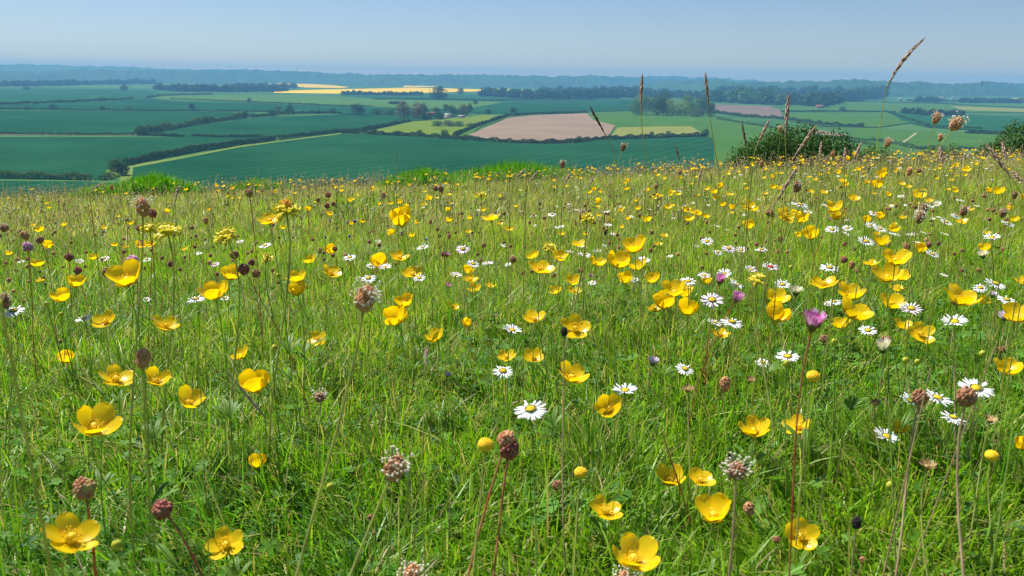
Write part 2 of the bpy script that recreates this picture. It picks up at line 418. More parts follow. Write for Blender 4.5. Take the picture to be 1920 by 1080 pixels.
def hedge(pts, hh, wid, col, label, gap=0.0, name="hedge", lumps=1.0, group="field hedges in the vale"):
    P0 = [hit_valley(x, y) for x, y in pts]
    org = P0[0]; Pp = []; Nn = []; S = []
    for a, b in zip(P0[:-1], P0[1:]):
        a = np.array(a - org); b = np.array(b - org); L = np.linalg.norm(b - a)
        D = np.linalg.norm((a + b) / 2 + np.array(org))
        ls = max(.45, D / 1507 * 1.1)
        n = int(min(26000, L * (hh + wid) * 2.2 / (ls * ls)))
        t = rng.uniform(0, 1, n)
        s = t * L
        seed = int(abs(org.x)) % 97
        lump = 1 + lumps * (.20 * vnoise(s / (hh * 1.3), 0 * s, seed) + .22 * vnoise(s / (hh * 4), 0 * s + 9, seed + 1))
        ang = rng.uniform(0, np.pi, n)
        side = np.cross((b - a) / L, [0, 0, 1])
        r = rng.uniform(.8, 1.08, n)
        y = np.cos(ang) * wid * .5 * r * (0.8 + .3 * lump); z = np.sin(ang) ** .6 * hh * r * lump
        Pp.append(a + (b - a) * t[:, None] + side[None] * y[:, None] + np.stack([0 * z, 0 * z, np.maximum(z, .2)], 1))
        Nn.append(side[None] * np.cos(ang)[:, None] + np.stack([0 * z, 0 * z, np.sin(ang)], 1)); S.append(np.full(n, ls))
    V, Q, C = leaf_cards(np.concatenate(Pp), np.concatenate(Nn), np.concatenate(S) * .62, TREE_COL[col])
    return tag(new_obj(name, np_mesh(name, V, Q, C=C), M_LEAF, loc=org), label, "hedge", group)

hedge([(-60,331),(60,335),(170,337)], 6.5, 7, 'mid', "thick clipped hedge at the far left just beyond the turf")
hedge([(190,338),(214,335)], 6, 8, 'mid', "short bushy hedge leading to the corner tree")
hedge([(236,312),(300,297),(380,282),(450,273),(514,265)], 8.5, 8, 'dark', "long thick dark hedge running up from the corner tree", lumps=.7)
hedge([(520,263),(585,255),(640,249),(664,248)], 6.5, 6, 'dark', "dark hedge continuing the long diagonal beyond a gap")
hedge([(-60,252),(8,252),(130,253),(252,253)], 3.2, 3, 'dark', "low thin hedge along the brown strip at the left")
hedge([(268,254),(345,257)], 4.5, 4, 'dark', "short low hedge under the diagonal tree row")
hedge([(360,256),(420,258),(480,257),(514,262)], 4, 4, 'dark', "low hedge between the two diagonal tree rows")
hedge([(256,252),(300,246),(380,232),(462,221)], 11, 10, 'mid', "tall ragged hedge rising from the dark corner thicket", lumps=1.5)
hedge([(469,221),(540,214),(640,213)], 7, 7, 'dark', "ragged hedge joining the two middle hedgerow trees", lumps=1.3)
hedge([(-60,205),(0,205),(240,208),(480,210),(560,212)], 4, 4, 'dark', "thin straight hedge line far across the left fields")
hedge([(-60,199),(0,197),(120,193),(250,186)], 8, 7, 'dark', "sloping dark hedge far off at the left")
hedge([(275,184),(300,180),(400,177)], 7, 7, 'dark', "short dark hedge above the long pale barley field")
hedge([(320,186),(480,192),(640,199),(700,200)], 3.5, 4, 'dark', "thin hedge under the long pale barley field")
hedge([(640,250),(700,253),(780,256),(880,264),(980,270),(1070,269),(1140,262),(1200,260),(1322,256)], 6.5, 7, 'dark', "curving hedge with small trees below the ploughed field", lumps=1.4)
hedge([(668,248),(720,238),(770,229)], 6.5, 7, 'dark', "short dark hedge on the edge of the yellow green meadow")
hedge([(852,256),(893,238),(952,218),(1000,215),(1100,212)], 6.5, 7, 'dark', "hedge climbing to the top of the ploughed field")
hedge([(700,187),(800,186),(930,190),(1000,187),(1120,187)], 6, 6, 'dark', "thin far hedge across the middle of the vale")
hedge([(1345,224),(1400,234),(1480,246),(1560,262),(1640,275)], 6, 7, 'mid', "hedge running along the top of the green slope")
hedge([(1340,212),(1400,220),(1470,224),(1540,236),(1620,239)], 8, 8, 'dark', "dark ragged hedge below the brown field", lumps=1.5)
hedge([(1465,210),(1560,209),(1680,211)], 5, 5, 'dark', "straight low hedge across the eastern fields")
hedge([(1665,212),(1700,224),(1740,238),(1840,243)], 6, 7, 'dark', "bent dark hedge around the eastern teal field")
hedge([(1785,197),(1920,203),(2000,206)], 5, 5, 'dark', "faint hedge beside the pale eastern strip")
hedge([(1560,262),(1660,268),(1720,282),(1900,284)], 6, 9, 'mid', "loose hedge below the short chalk track", lumps=1.6)
hedge([(1810,252),(1890,254)], 8, 12, 'dark', "dark bushy block on the eastern pasture edge")
hedge([(1478,193),(1600,191),(1700,194),(1790,196)], 7, 7, 'mid', "thin hedge under the eastern woods")
hedge([(1700,190),(1920,193),(2000,194)], 10, 10, 'dark', "far hedge line by the eastern village")

GT = "hedgerow trees in the vale"
for (x, y, w, h, c, lab) in [
    (228,330,30,36,'dark',"dark bushy tree at the near corner where two hedges meet"),
    (214,322,22,24,'mid',"smaller paler tree beside the dark corner tree"),
    (266,254,26,18,'dark',"dark rounded tree at the foot of the ragged hedge"),
    (297,249,24,16,'dark',"broad tree just up the ragged hedge from its foot"),
    (325,244,16,11,'mid',"low tree partway along the ragged hedge"),
    (386,232,13,14,'dark',"pointed tree two thirds up the ragged hedge"),
    (460,222,10,14,'dark',"upright tree ending the ragged hedge"),
    (510,219,15,14,'dark',"first rounded tree of the middle hedge"),
    (543,215,19,19,'dark',"tallest rounded tree of the middle hedge"),
    (522,207,18,9,'mid',"pale low tree behind the middle hedge"),
    (598,213,10,8,'dark',"small bump of a tree near the end of the middle hedge"),
    (625,212,12,9,'dark',"last small tree of the middle hedge"),
    (360,206,13,13,'dark',"lone round tree standing on the thin straight hedge"),
    (100,205,15,9,'dark',"broad low tree on the thin straight hedge at the left"),
    (50,206,13,7,'dark',"low tree on the thin straight hedge near the edge"),
    (193,206,12,8,'dark',"small tree midway on the thin straight hedge"),
    (240,206,12,7,'mid',"pale low tree on the thin straight hedge"),
    (193,190,10,8,'dark',"small tree on the sloping far hedge"),
    (66,196,9,6,'dark',"tiny tree on the sloping far hedge"),
    (233,170,14,13,'dark',"round lone tree at the edge of the pale far strip"),
    (50,168,13,6,'dark',"low far tree at the left below the woods"),
    (468,192,10,9,'mid',"lone tree in the long pale barley field"),
    (891,196,10,10,'dark',"lone dark tree at the end of the pale barley field"),
    (701,252,14,14,'dark',"round tree at the near end of the curving hedge"),
    (745,254,12,9,'dark',"small tree second along the curving hedge"),
    (787,255,13,12,'dark',"dark tree third along the curving hedge"),
    (834,259,16,17,'dark',"round tree where the curving hedge meets the climbing one"),
    (872,263,13,11,'dark',"tree at the near tip of the ploughed field"),
    (1036,269,12,9,'dark',"small tree under the middle of the ploughed field"),
    (1085,267,15,13,'dark',"round tree under the right part of the ploughed field"),
    (1221,258,11,12,'dark',"first small tree below the tan grass patch"),
    (1253,257,12,12,'dark',"second small tree below the tan grass patch"),
    (1322,256,15,15,'dark',"round tree ending the curving hedge"),
    (1580,209,13,9,'dark',"lone dark round bush tree in the eastern green field"),
    (962,214,14,12,'dark',"tree at the top corner of the ploughed field"),
    (915,213,12,9,'dark',"small dark tree above the climbing hedge"),
]:
    tree(x, y, w, h, c, lab, GT, n=650)
GF = "farmstead trees"
for (x, y, w, h, c, lab) in [
    (671,215,26,22,'dark',"dark spreading tree standing apart from the farmstead"),
    (706,216,24,12,'dark',"low dark tree in the belt beside the farmstead"),
    (730,217,24,14,'mid',"low mid green tree in the belt beside the farmstead"),
    (757,222,28,32,'brown',"large brownish tree first in the farmstead clump"),
    (782,223,28,31,'brown',"large brownish tree second in the farmstead clump"),
    (795,216,14,24,'dark',"dark pointed tree behind the two brownish ones"),
    (800,226,22,20,'dark',"dark low tree in front of the brownish pair"),
    (819,213,15,14,'dark',"small dark tree behind the red farm roof"),
    (836,209,13,14,'dark',"small pointed tree behind the farmstead"),
    (824,225,20,16,'dark',"dark bush tree in front of the red farm roof"),
    (846,219,24,22,'mid',"mid green tree between the two pale roofs"),
    (868,219,24,24,'grey',"greyish round tree at the end of the farmstead"),
    (881,211,12,17,'dark',"tall narrow dark tree beyond the farmstead"),
    (822,187,36,26,'dark',"big blue dark clump of far tree before the rape field"),
    (863,177,14,13,'dark',"dark round tree against the rape field"),
]:
    tree(x, y, w, h, c, lab, GF, n=800)
GS = "shrubs in the yellow green meadow"
for (x, w, h, c, lab) in [(822,24,12,'mid',"first shrub of the little row in the meadow"), (842,24,13,'grey',"paler middle shrub of the little row in the meadow"), (862,22,11,'mid',"last shrub of the little row in the meadow"), (880,14,8,'mid',"small outlying shrub after the little row in the meadow")]:
    tree(x, 238, w, h, c, lab, GS, n=500, low=.02, name="shrub", cat="shrub")
GW = "trees of the round wood"
for (x, y, w, h, c, lab) in [
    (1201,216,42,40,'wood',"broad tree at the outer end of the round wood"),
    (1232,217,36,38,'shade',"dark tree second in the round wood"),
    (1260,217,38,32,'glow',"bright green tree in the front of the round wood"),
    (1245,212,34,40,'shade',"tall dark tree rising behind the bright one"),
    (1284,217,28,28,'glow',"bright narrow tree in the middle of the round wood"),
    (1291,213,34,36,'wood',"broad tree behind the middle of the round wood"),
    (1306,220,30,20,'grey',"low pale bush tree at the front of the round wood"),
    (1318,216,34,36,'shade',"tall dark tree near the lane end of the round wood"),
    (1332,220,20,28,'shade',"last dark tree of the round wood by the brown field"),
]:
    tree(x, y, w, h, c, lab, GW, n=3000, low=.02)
# dark bushes on the slope just below the crest and the tree at the right edge
for (x, y, w, h, d, c, lab) in [
    (1430,330,150,80,40,'thorn',"dark rounded thorn bush behind the crest, nearest the pasture slope"),
    (1490,330,170,98,42,'thorn',"largest dark thorn bush behind the crest of the meadow"),
    (1560,328,140,84,44,'thorn',"dark thorn bush behind the tallest buttercups of the crest"),
    (1640,322,150,50,46,'mid',"low green bush behind the crest beside the dark ones"),
    (1900,300,110,74,42,'thorn',"dark bush at the very edge of the view on the crest"),
    (1780,305,90,34,48,'mid',"low wide bush behind the crest below the chalk track"),
]:
    dd = ray(x, y); 
    t = tree(x, y, w, h, c, lab, "thorn bushes below the crest", n=26000, dist=d, low=.03, name="thorn_bush", cat="bush", hm=y - h)

def wood(rows, hpx, col, name, label, n, seed=0):
    """a far wood: crowns along a line of pixel points, one mass"""
    g = Geo()
    for (x0, y0), (x1, y1) in zip(rows[:-1], rows[1:]):
        k = max(2, int(abs(x1 - x0) / (hpx * .38)))
        for i in range(k):
            f = (i + rng.uniform(0, 1)) / k
            b = hit_valley(x0 + (x1 - x0) * f, y0 + (y1 - y0) * f - rng.uniform(0, 1.2))
            D = (b - CAM).dot(fwd); hh = hpx / FPX * D * rng.uniform(.7, 1.15)
            P, N = crown_points(tuple(b), hh * rng.uniform(.9, 1.5), hh, n, lobes=5, low=.03)
            V, Q, C = leaf_cards(P, N, hh / math.sqrt(n) * 1.5, np.array(TREE_COL[col]) * rng.uniform(.7, 1.35))
            g.add(V, Q, None, C)
    return tag(new_obj(name, g.mesh(name, False), M_LEAF), label, "woodland", kind="stuff")
wood([(297,170),(340,172),(440,173),(540,172)], 13, 'dark', "woodland", "dark flat topped wood beyond the left fields", 170)
wood([(440,166),(540,165),(556,167)], 9, 'dark', "woodland", "dark wood between the two yellow rape strips", 150)
wood([(640,178),(700,179),(790,180)], 7, 'dark', "woodland", "low dark tree belt in front of the rape field", 110)
wood([(900,181),(960,184),(1010,186),(1090,186),(1190,184)], 16, 'dark', "woodland", "dark belt of trees across the middle distance", 170)
wood([(1010,178),(1100,178),(1200,176)], 14, 'dark', "woodland", "second belt of trees behind the first", 150)
wood([(1190,182),(1340,186)], 16, 'dark', "woodland", "trees behind the round wood", 170)
wood([(1335,192),(1400,195),(1465,197),(1500,198)], 26, 'mid', "woodland", "large leafy wood on the eastern side", 300)
wood([(1490,197),(1540,202),(1600,190),(1650,186)], 24, 'dark', "woodland", "dark wood with a jutting corner on the eastern side", 280)
wood([(1340,180),(1500,183),(1660,182)], 18, 'dark', "woodland", "back row of the eastern wood", 200)
wood([(1690,212),(1735,218),(1800,218)], 12, 'dark', "woodland", "small dark copse in the eastern fields", 170)
wood([(1715,192),(1760,192)], 10, 'dark', "woodland", "small far copse by the eastern village", 130)
wood([(1800,193),(1920,194)], 9, 'dark', "woodland", "far tree belt at the eastern edge", 120)
wood([(60,162),(150,160),(290,158)], 9, 'dark', "woodland", "far belt of trees above the pale strip", 110)
wood([(-100,164),(40,162),(140,160)], 10, 'dark', "woodland", "far belt of trees at the left edge", 110)
wood([(730,196),(760,197)], 6, 'dark', "woodland", "tiny bushes above the farm", 90)

# wooded ridges closing the vale
def ridge(toe, crest, depth, name, label, col, lump=9.0, step=2.2, rows=9, kind="stuff"):
    xs = np.arange(toe[0][0], toe[-1][0] + step, step)
    ty = np.interp(xs, [p[0] for p in toe], [p[1] for p in toe]); cy = np.interp(xs, [p[0] for p in crest], [p[1] for p in crest])
    V = np.zeros((rows + 2, len(xs), 3))
    for i, x in enumerate(xs):
        b = hit_valley(x, ty[i]); r0 = math.hypot(b.x, b.y); ux, uy = b.x / r0, b.y / r0
        d = ray(x, cy[i]); rc = r0 + depth
        zc = CAM.z + d.z / math.hypot(d.x, d.y) * rc
        for j in range(rows + 1):
            f = j / rows; r = r0 + depth * f
            e = f ** 1.1
            z = VALLEY + (zc - VALLEY) * e
            V[j, i] = (ux * r, uy * r, z)
        V[rows + 1, i] = (ux * (rc + depth), uy * (rc + depth), VALLEY)
    lm = lump * (.6 * vnoise(V[..., 0] / 38, V[..., 1] / 38, 7) + .7 * vnoise(V[..., 0] / 120, V[..., 1] / 120, 8) + .9 * vnoise(V[..., 0] / 420, V[..., 1] / 420, 18) + .4 * rng.uniform(-1, 1, V.shape[:2]))
    V[1:rows + 1, :, 2] += lm[1:rows + 1]
    V[0, :, 2] = VALLEY - 2
    C = np.asarray(TREE_COL[col])[None, :] * (1 + .35 * vnoise(V[..., 0].ravel() / 90, V[..., 1].ravel() / 90, 9))[:, None]
    me = np_mesh(name, V.reshape(-1, 3), grid_faces(rows + 2, len(xs)), C=C)
    return tag(new_obj(name, me, M_LEAF), label, "hills", kind="structure")
ridge([(-200,152),(60,153),(200,152),(420,151),(560,152),(700,156)], [(-200,136),(60,139),(150,142),(200,139),(290,145),(480,147),(700,154)], 500, "wooded_hills", "nearer dark wooded rise at the left", 'dark', 15)
ridge([(-200,151),(100,153),(300,155),(560,157),(700,160),(900,163),(1000,165),(1280,165),(1420,168)], [(-200,131),(0,133),(200,132),(300,133),(400,130),(480,130),(560,134),(640,138),(760,139),(900,142),(1100,142),(1280,144),(1420,152)], 1500, "wooded_hills", "long blue wooded ridge across the middle", 'dark', 16)
ridge([(1180,168),(1400,178),(1560,180),(1700,181),(1920,181),(2100,182)], [(1180,157),(1280,150),(1350,149),(1400,153),(1480,150),(1530,149),(1600,151),(1700,153),(1760,157),(1850,154),(1920,157),(2100,158)], 900, "wooded_hills", "dark wooded ridge on the eastern skyline", 'dark', 14)
ridge([(-300,146),(100,149),(400,152),(640,154),(900,157)], [(-300,117),(0,120),(100,122),(200,124),(300,129),(420,131),(640,139),(900,145)], 1400, "wooded_hills", "palest far ridge on the left skyline", 'mid', 14)

# ------------------------------------------------------------------ houses and the tower
def simple_mat(name, c, rough=.85, vary=.15, sc=.8):
    return leafy(name, c, trans=0.0, rough=rough, spec=.2, vary=vary, nscale=sc)
M_RED = simple_mat("red_tile", (.42, .16, .10)); M_SLATE = simple_mat("pale_roof", (.40, .36, .33)); M_BRICK = simple_mat("brick_wall", (.40, .26, .18)); M_CREAM = simple_mat("cream_wall", (.55, .47, .38))
M_GLASS = simple_mat("dark_window", (.03, .04, .05), .2, 0)
def box(g, x0, x1, y0, y1, z0, z1):
    V = [(x0, y0, z0), (x1, y0, z0), (x1, y1, z0), (x0, y1, z0), (x0, y0, z1), (x1, y0, z1), (x1, y1, z1), (x0, y1, z1)]
    g.add(V, [(0, 3, 2, 1), (4, 5, 6, 7), (0, 1, 5, 4), (1, 2, 6, 5), (2, 3, 7, 6), (3, 0, 4, 7)])
def house(px, py, wpx, hpx, wall, roof, rot, label, name="house", cat="house"):
    b = hit_valley(px, py); D = (b - CAM).dot(fwd); w = wpx / FPX * D; h = hpx / FPX * D; dp = w * .5
    t = tag(new_obj(name, None, loc=b), label, cat, "farm and village houses in the vale"); t.rotation_euler.z = rot
    g = Geo(); box(g, -w / 2, w / 2, -dp / 2, dp / 2, -1, h * .55)
    new_obj("wall", g.mesh("wall", False), wall, t)
    g = Geo(); e = w * .04; z0 = h * .55 + .02
    V = [(-w / 2 - e, -dp / 2 - e, z0), (w / 2 + e, -dp / 2 - e, z0), (w / 2 + e, dp / 2 + e, z0), (-w / 2 - e, dp / 2 + e, z0), (-w / 2 - e, 0, h), (w / 2 + e, 0, h)]
    g.add(V, [(0, 1, 5, 4), (2, 3, 4, 5), (0, 3, 2, 1)], [(0, 4, 3), (1, 2, 5)])
    r = new_obj("roof", g.mesh("roof", False), roof, t)
    g = Geo(); box(g, w * .25, w * .31, -dp * .06, dp * .06, h * .85, h * 1.18)
    new_obj("chimney", g.mesh("chimney", False), M_BRICK, r)
    for k in (-.28, .0, .28):
        g = Geo(); box(g, k * w - w * .045, k * w + w * .045, -dp / 2 - .05, -dp / 2 + .02, h * .18, h * .36)
        new_obj("window", g.mesh("window", False), M_GLASS, t)
    return t
house(808, 220, 15, 10, M_BRICK, M_RED, .2, "red roofed farmhouse among the farmstead trees")
house(840, 222, 14, 9, M_CREAM, M_SLATE, -.5, "pale roofed barn beside the red roofed farmhouse")
house(865, 222, 12, 6, M_CREAM, M_SLATE, .3, "low pale shed at the end of the farmstead")
house(1282, 182, 12, 9, M_CREAM, M_RED, 1.2, "tan gabled house in front of the far wood")
house(1303, 182, 14, 10, M_CREAM, M_RED, .4, "wider tan gabled house beside the first gabled one")
house(1537, 204, 13, 7, M_BRICK, M_RED, .2, "small brown barn at the jutting corner of the wood")
house(1745, 216, 12, 6, M_CREAM, M_SLATE, .1, "pale barn in the small eastern copse")
house(1765, 188, 11, 6, M_CREAM, M_SLATE, .2, "pale village house far to the east")
house(1785, 188, 8, 7, M_CREAM, M_SLATE, 1.0, "narrow pale village house beside the copse")
house(1688, 190, 7, 6, M_CREAM, M_SLATE, .6, "small pale house alone beneath the eastern ridge")
house(1007, 182, 9, 6, M_CREAM, M_RED, .4, "small far house in the middle tree belt")
# tower on the eastern skyline
d = ray(1841, 158); tb = CAM + d * 6500
t = tag(new_obj("tower", None, loc=(tb.x, tb.y, tb.z - 12)), "tiny square tower standing up from the eastern skyline", "tower")
g = Geo(); box(g, -5, 5, -5, 5, 0, 30); new_obj("wall", g.mesh("wall", False), M_BARK, t)
g = Geo(); box(g, -6, 6, -6, 6, 30, 32); g.add([(-4, -4, 32), (4, -4, 32), (4, 4, 32), (-4, 4, 32), (0, 0, 36)], None, [(0, 1, 4), (1, 2, 4), (2, 3, 4), (3, 0, 4)])
new_obj("roof", g.mesh("roof", False), M_BARK, t)

# ------------------------------------------------------------------ haze
g = Geo(); box(g, -12600, 12600, -12600, 12600, VALLEY - 3, 125)
hz = bpy.data.materials.new("haze"); hz.use_nodes = True; n = hz.node_tree; n.nodes.clear()
o_ = n.nodes.new("ShaderNodeOutputMaterial"); pv = n.nodes.new("ShaderNodeVolumePrincipled")
pv.inputs['Color'].default_value = (.22, .57, .92, 1); pv.inputs['Density'].default_value = 0.000095; pv.inputs['Anisotropy'].default_value = 0.0
n.links.new(pv.outputs[0], o_.inputs['Volume'])
HZ = tag(new_obj("haze", g.mesh("haze", False), hz), "thin blue summer haze over the vale", "haze", kind="stuff")
# ------------------------------------------------------------------ meadow grass (one mass)
def wedge(n, d0, d1, half=0.74, power=1.0):
    """n random ground points between distances d0..d1 inside the widened view wedge"""
    u = rng.uniform(0, 1, n)
    d = np.sqrt(d0 * d0 + (d1 * d1 - d0 * d0) * u) if power == 1.0 else d0 * (d1 / d0) ** u
    x = d * rng.uniform(-half, half, n)
    y = d
    return x, y

GRASS = Geo()
def blades(x, y, L, W, lean, col, seg, tipdry=0.0, az=None, curl=1.0):
    n = len(x); z = ground(x, y)
    az = rng.uniform(0, 2 * np.pi, n) if az is None else az
    t = np.linspace(0, 1, seg + 1)[None, :]
    ln = (lean * L)[:, None]; Lc = L[:, None]
    hx = ln * t ** (1.5 * curl); hz = Lc * (t - (0.32 * np.minimum(lean, 1.6)[:, None]) * t * t)
    dx = np.cos(az)[:, None]; dy = np.sin(az)[:, None]
    side = az + np.pi / 2 + rng.normal(0, .6, n); sx = np.cos(side)[:, None]; sy = np.sin(side)[:, None]
    w = W[:, None] * .5 * np.sqrt(np.clip(1 - t ** 2.2, 0, 1)) * (0.55 + .45 * np.minimum(t * 5, 1))
    cx = x[:, None] + dx * hx; cy = y[:, None] + dy * hx; cz = z[:, None] - .004 + hz
    Lft = np.stack([cx - sx * w, cy - sy * w, cz], -1)[:, :-1]; Rgt = np.stack([cx + sx * w, cy + sy * w, cz + 0 * w], -1)[:, :-1]
    tip = np.stack([cx, cy, cz], -1)[:, -1:]
    V = np.concatenate([np.stack([Lft, Rgt], 2).reshape(n, -1, 3), tip], 1)
    m_ = V.shape[1]; off = np.arange(n)[:, None] * m_
    q = np.array([[2 * k, 2 * k + 1, 2 * k + 3, 2 * k + 2] for k in range(seg - 1)])
    Q = (off[:, :, None] + q[None]).reshape(-1, 4) if seg > 1 else None
    T = (off + np.array([[2 * seg - 2, 2 * seg - 1, 2 * seg]])).reshape(-1, 3)
    tc = np.concatenate([np.repeat(t[0, :-1], 2), [1.0]])
    dry = np.array([.30, .22, .09])
    C = col[:, None, :] * (1 + 0 * tc[None, :, None])
    k = (tipdry[:, None] * np.clip(tc - .55, 0, 1)[None, :] * 2.2)[..., None] if not np.isscalar(tipdry) else 0
    C = C * (1 - k) + dry * k
    return V.reshape(-1, 3), Q, T, C.reshape(-1, 3)

def grass_col(x, y, dryness):
    n = len(x)
    k = .5 + .5 * vnoise(x * 3.1, y * 3.1, 21); k2 = .5 + .5 * vnoise(x * .9, y * .9, 22)
    a = np.array([.085, .265, .010]); b = np.array([.30, .48, .022]); c = np.array([.38, .37, .12])
    far = np.clip((y - .5) / 2.2, 0, 1)
    mix = np.clip(.14 + .35 * k + .35 * far + .12 * np.clip(x / (y + .2), -1, 1) + rng.normal(0, .22, n), 0, 1)[:, None]
    col = a * (1 - mix) + b * mix
    oliv = (rng.uniform(0, 1, n) < (.10 + .75 * far * k2))[:, None]
    col = np.where(oliv, c * rng.uniform(.7, 1.2, (n, 1)), col)
    d = (rng.uniform(0, 1, n) < dryness)[:, None]
    col = np.where(d, np.array([.46, .37, .19]) * rng.uniform(.6, 1.3, (n, 1)), col)
    return col * rng.uniform(.75, 1.25, (n, 1))

def clump_az(x, y):
    return np.pi * 2 * vnoise(x * 5, y * 5, 31) + rng.normal(0, 1.0, len(x))

for (n, d0, d1, L0, L1, W0, W1, seg, dry) in [
        (24000, .30, .85, .018, .050, .0011, .0024, 4, .04),
        (42000, .75, 1.5, .020, .055, .0012, .0025, 4, .05),
        (62000, 1.4, 3.0, .025, .065, .0013, .0024, 3, .07),
        (60000, 2.8, 5.6, .03, .075, .0022, .0040, 2, .30),
        (60000, 5.2, 13., .035, .075, .0036, .0065, 2, .50)]:
    x, y = wedge(n, d0, d1)
    L = rng.uniform(L0, L1, n) * (1 + .35 * vnoise(x * 4, y * 4, 41)) * np.where(rng.uniform(0, 1, n) < .12, 1.45, 1)
    W = rng.uniform(W0, W1, n)
    lean = np.abs(rng.normal(.5, .5, n)) + .05
    dr = np.full(n, dry)
    V, Q, T, C = blades(x, y, L, W, lean, grass_col(x, y, dr), seg, np.where(rng.uniform(0, 1, n) < .15, rng.uniform(.3, 1, n), 0.0), clump_az(x, y))
    GRASS.add(V, Q, T, C)
# thick low moss-like undergrowth close to the camera: short, strongly bent blades
x, y = wedge(26000, .30, 1.8); n = len(x)
V, Q, T, C = blades(x, y, rng.uniform(.015, .04, n), rng.uniform(.0016, .0032, n), rng.uniform(.6, 1.8, n), grass_col(x, y, np.full(n, .08)) * .9, 3, 0.0)
GRASS.add(V, Q, T, C)
# longer upright blades and thin green stems
x, y = wedge(1500, .6, 5.5, power=0); n = len(x)
V, Q, T, C = blades(x, y, rng.uniform(.06, .12, n), rng.uniform(.0009, .0016, n) * (1 + y * .25), np.abs(rng.normal(.25, .25, n)), grass_col(x, y, np.full(n, .12)), 5, 0.0)
GRASS.add(V, Q, T, C)
M_GRASS = leafy("grass_blades", None, trans=0.48, rough=0.42, spec=0.3, tint=(1.25, 1.25, .6))
tag(new_obj("meadow_grass", GRASS.mesh("meadow_grass", False), M_GRASS), "fine green meadow turf covering the whole hill top", "grass", kind="stuff")

# thin dry stalks with pale chaff (one mass)
g = Geo()
x, y = wedge(5200, 1.2, 12.); n = len(x)
L = rng.uniform(.07, .17, n) + .05 * (rng.uniform(0, 1, n) < .15)
wy = np.clip(y / 4, .35, 2.2)
col = np.array([.55, .44, .26]) * rng.uniform(.6, 1.25, (n, 1)) * np.where((rng.uniform(0, 1, n) < .35)[:, None], np.array([.75, .9, .55]), 1)
lean = np.abs(rng.normal(.22, .2, n)); az = rng.uniform(0, 6.28, n)
V, Q, T, C = blades(x, y, L, .0012 * wy + .0004, lean, col, 4, 0.0, az)
g.add(V, Q, T, C)
# chaff: small diamonds on the top quarter of each stalk
hp = np.stack([x + np.cos(az) * lean * L * .9, y + np.sin(az) * lean * L * .9, ground(x, y) + L * (1 - .32 * np.minimum(lean, 1.6)) * .93], 1)
rep = 5; P = np.repeat(hp, rep, 0) + rng.normal(0, 1, (n * rep, 3)) * np.array([.0022, .0022, .008]) * np.repeat(wy, rep)[:, None] ** .5
V, Q, C = leaf_cards(P, rng.normal(0, 1, P.shape), .0017 * np.repeat(np.clip(y / 3.2, .7, 2.3), rep), (.46, .36, .22), .35)
g.add(V, Q, None, C)
M_DRY = leafy("dry_grass", None, trans=.25, rough=.6, spec=.2)
tag(new_obj("dry_grass_stalks", g.mesh("dry_grass_stalks", False), M_DRY), "thin straw coloured dry stalks all through the meadow", "dry grass", kind="stuff")

# low broad leaves: clover, burnet, buttercup leaflets between the blades
g = Geo()
def leaflets(n, d0, d1, size, hz, col, pointy, k3):
    x, y = wedge(n, d0, d1)
    keep = vnoise(x * 3.3, y * 3.3, 51 + k3) > -.15; x, y = x[keep], y[keep]; n = len(x)
    c = np.stack([x, y, ground(x, y) + rng.uniform(.008, hz, n)], 1)
    az = rng.uniform(0, 6.28, n); s = size * rng.uniform(.6, 1.3, n)
    nrm = np.stack([rng.normal(0, .35, n), rng.normal(0, .35, n), np.ones(n)], 1); nrm /= np.linalg.norm(nrm, axis=1)[:, None]
    for k in range(k3):
        a = az + k * 2 * np.pi / max(k3, 3)
        u = np.stack([np.cos(a), np.sin(a), 0 * a], 1); u -= nrm * (u * nrm).sum(1)[:, None]; u /= np.linalg.norm(u, axis=1)[:, None]
        w = np.cross(nrm, u)
        out = [(0, 0, 0), (.35, .28, .05), (.8, .42 if not pointy else .3, .08), (1.1, .0, -.05 if not pointy else .0), (.8, -.42 if not pointy else -.3, .08), (.35, -.28, .05), (.6, 0, -.04)]
        V = np.stack([c + u * (s * a_)[:, None] + w * (s * b_)[:, None] + nrm * (s * c_)[:, None] for a_, b_, c_ in out], 1)
        off = np.arange(n)[:, None] * 7
        T = np.concatenate([off + np.array([[6, i, (i + 1) % 6]]) for i in range(6)], 0)
        C = np.asarray(col) * rng.uniform(.65, 1.4, (n, 1)); C = np.repeat(C, 7, 0)
        g.add(V.reshape(-1, 3), None, T, C)
leaflets(4200, .40, 1.7, .0065, .028, (.06, .17, .03), False, 3)
leaflets(2400, .40, 1.9, .0080, .035, (.10, .24, .02), True, 5)
leaflets(500, .40, 1.9, .0065, .03, (.12, .24, .07), False, 3)
leaflets(160, .45, 1.6, .020, .02, (.08, .22, .02), True, 2)
tag(new_obj("low_leaves", g.mesh("low_leaves", True), leafy("low_leaf", None, trans=.4, rough=.6, spec=.2)), "small round and lobed leaves low between the grass blades", "leaves", kind="stuff")

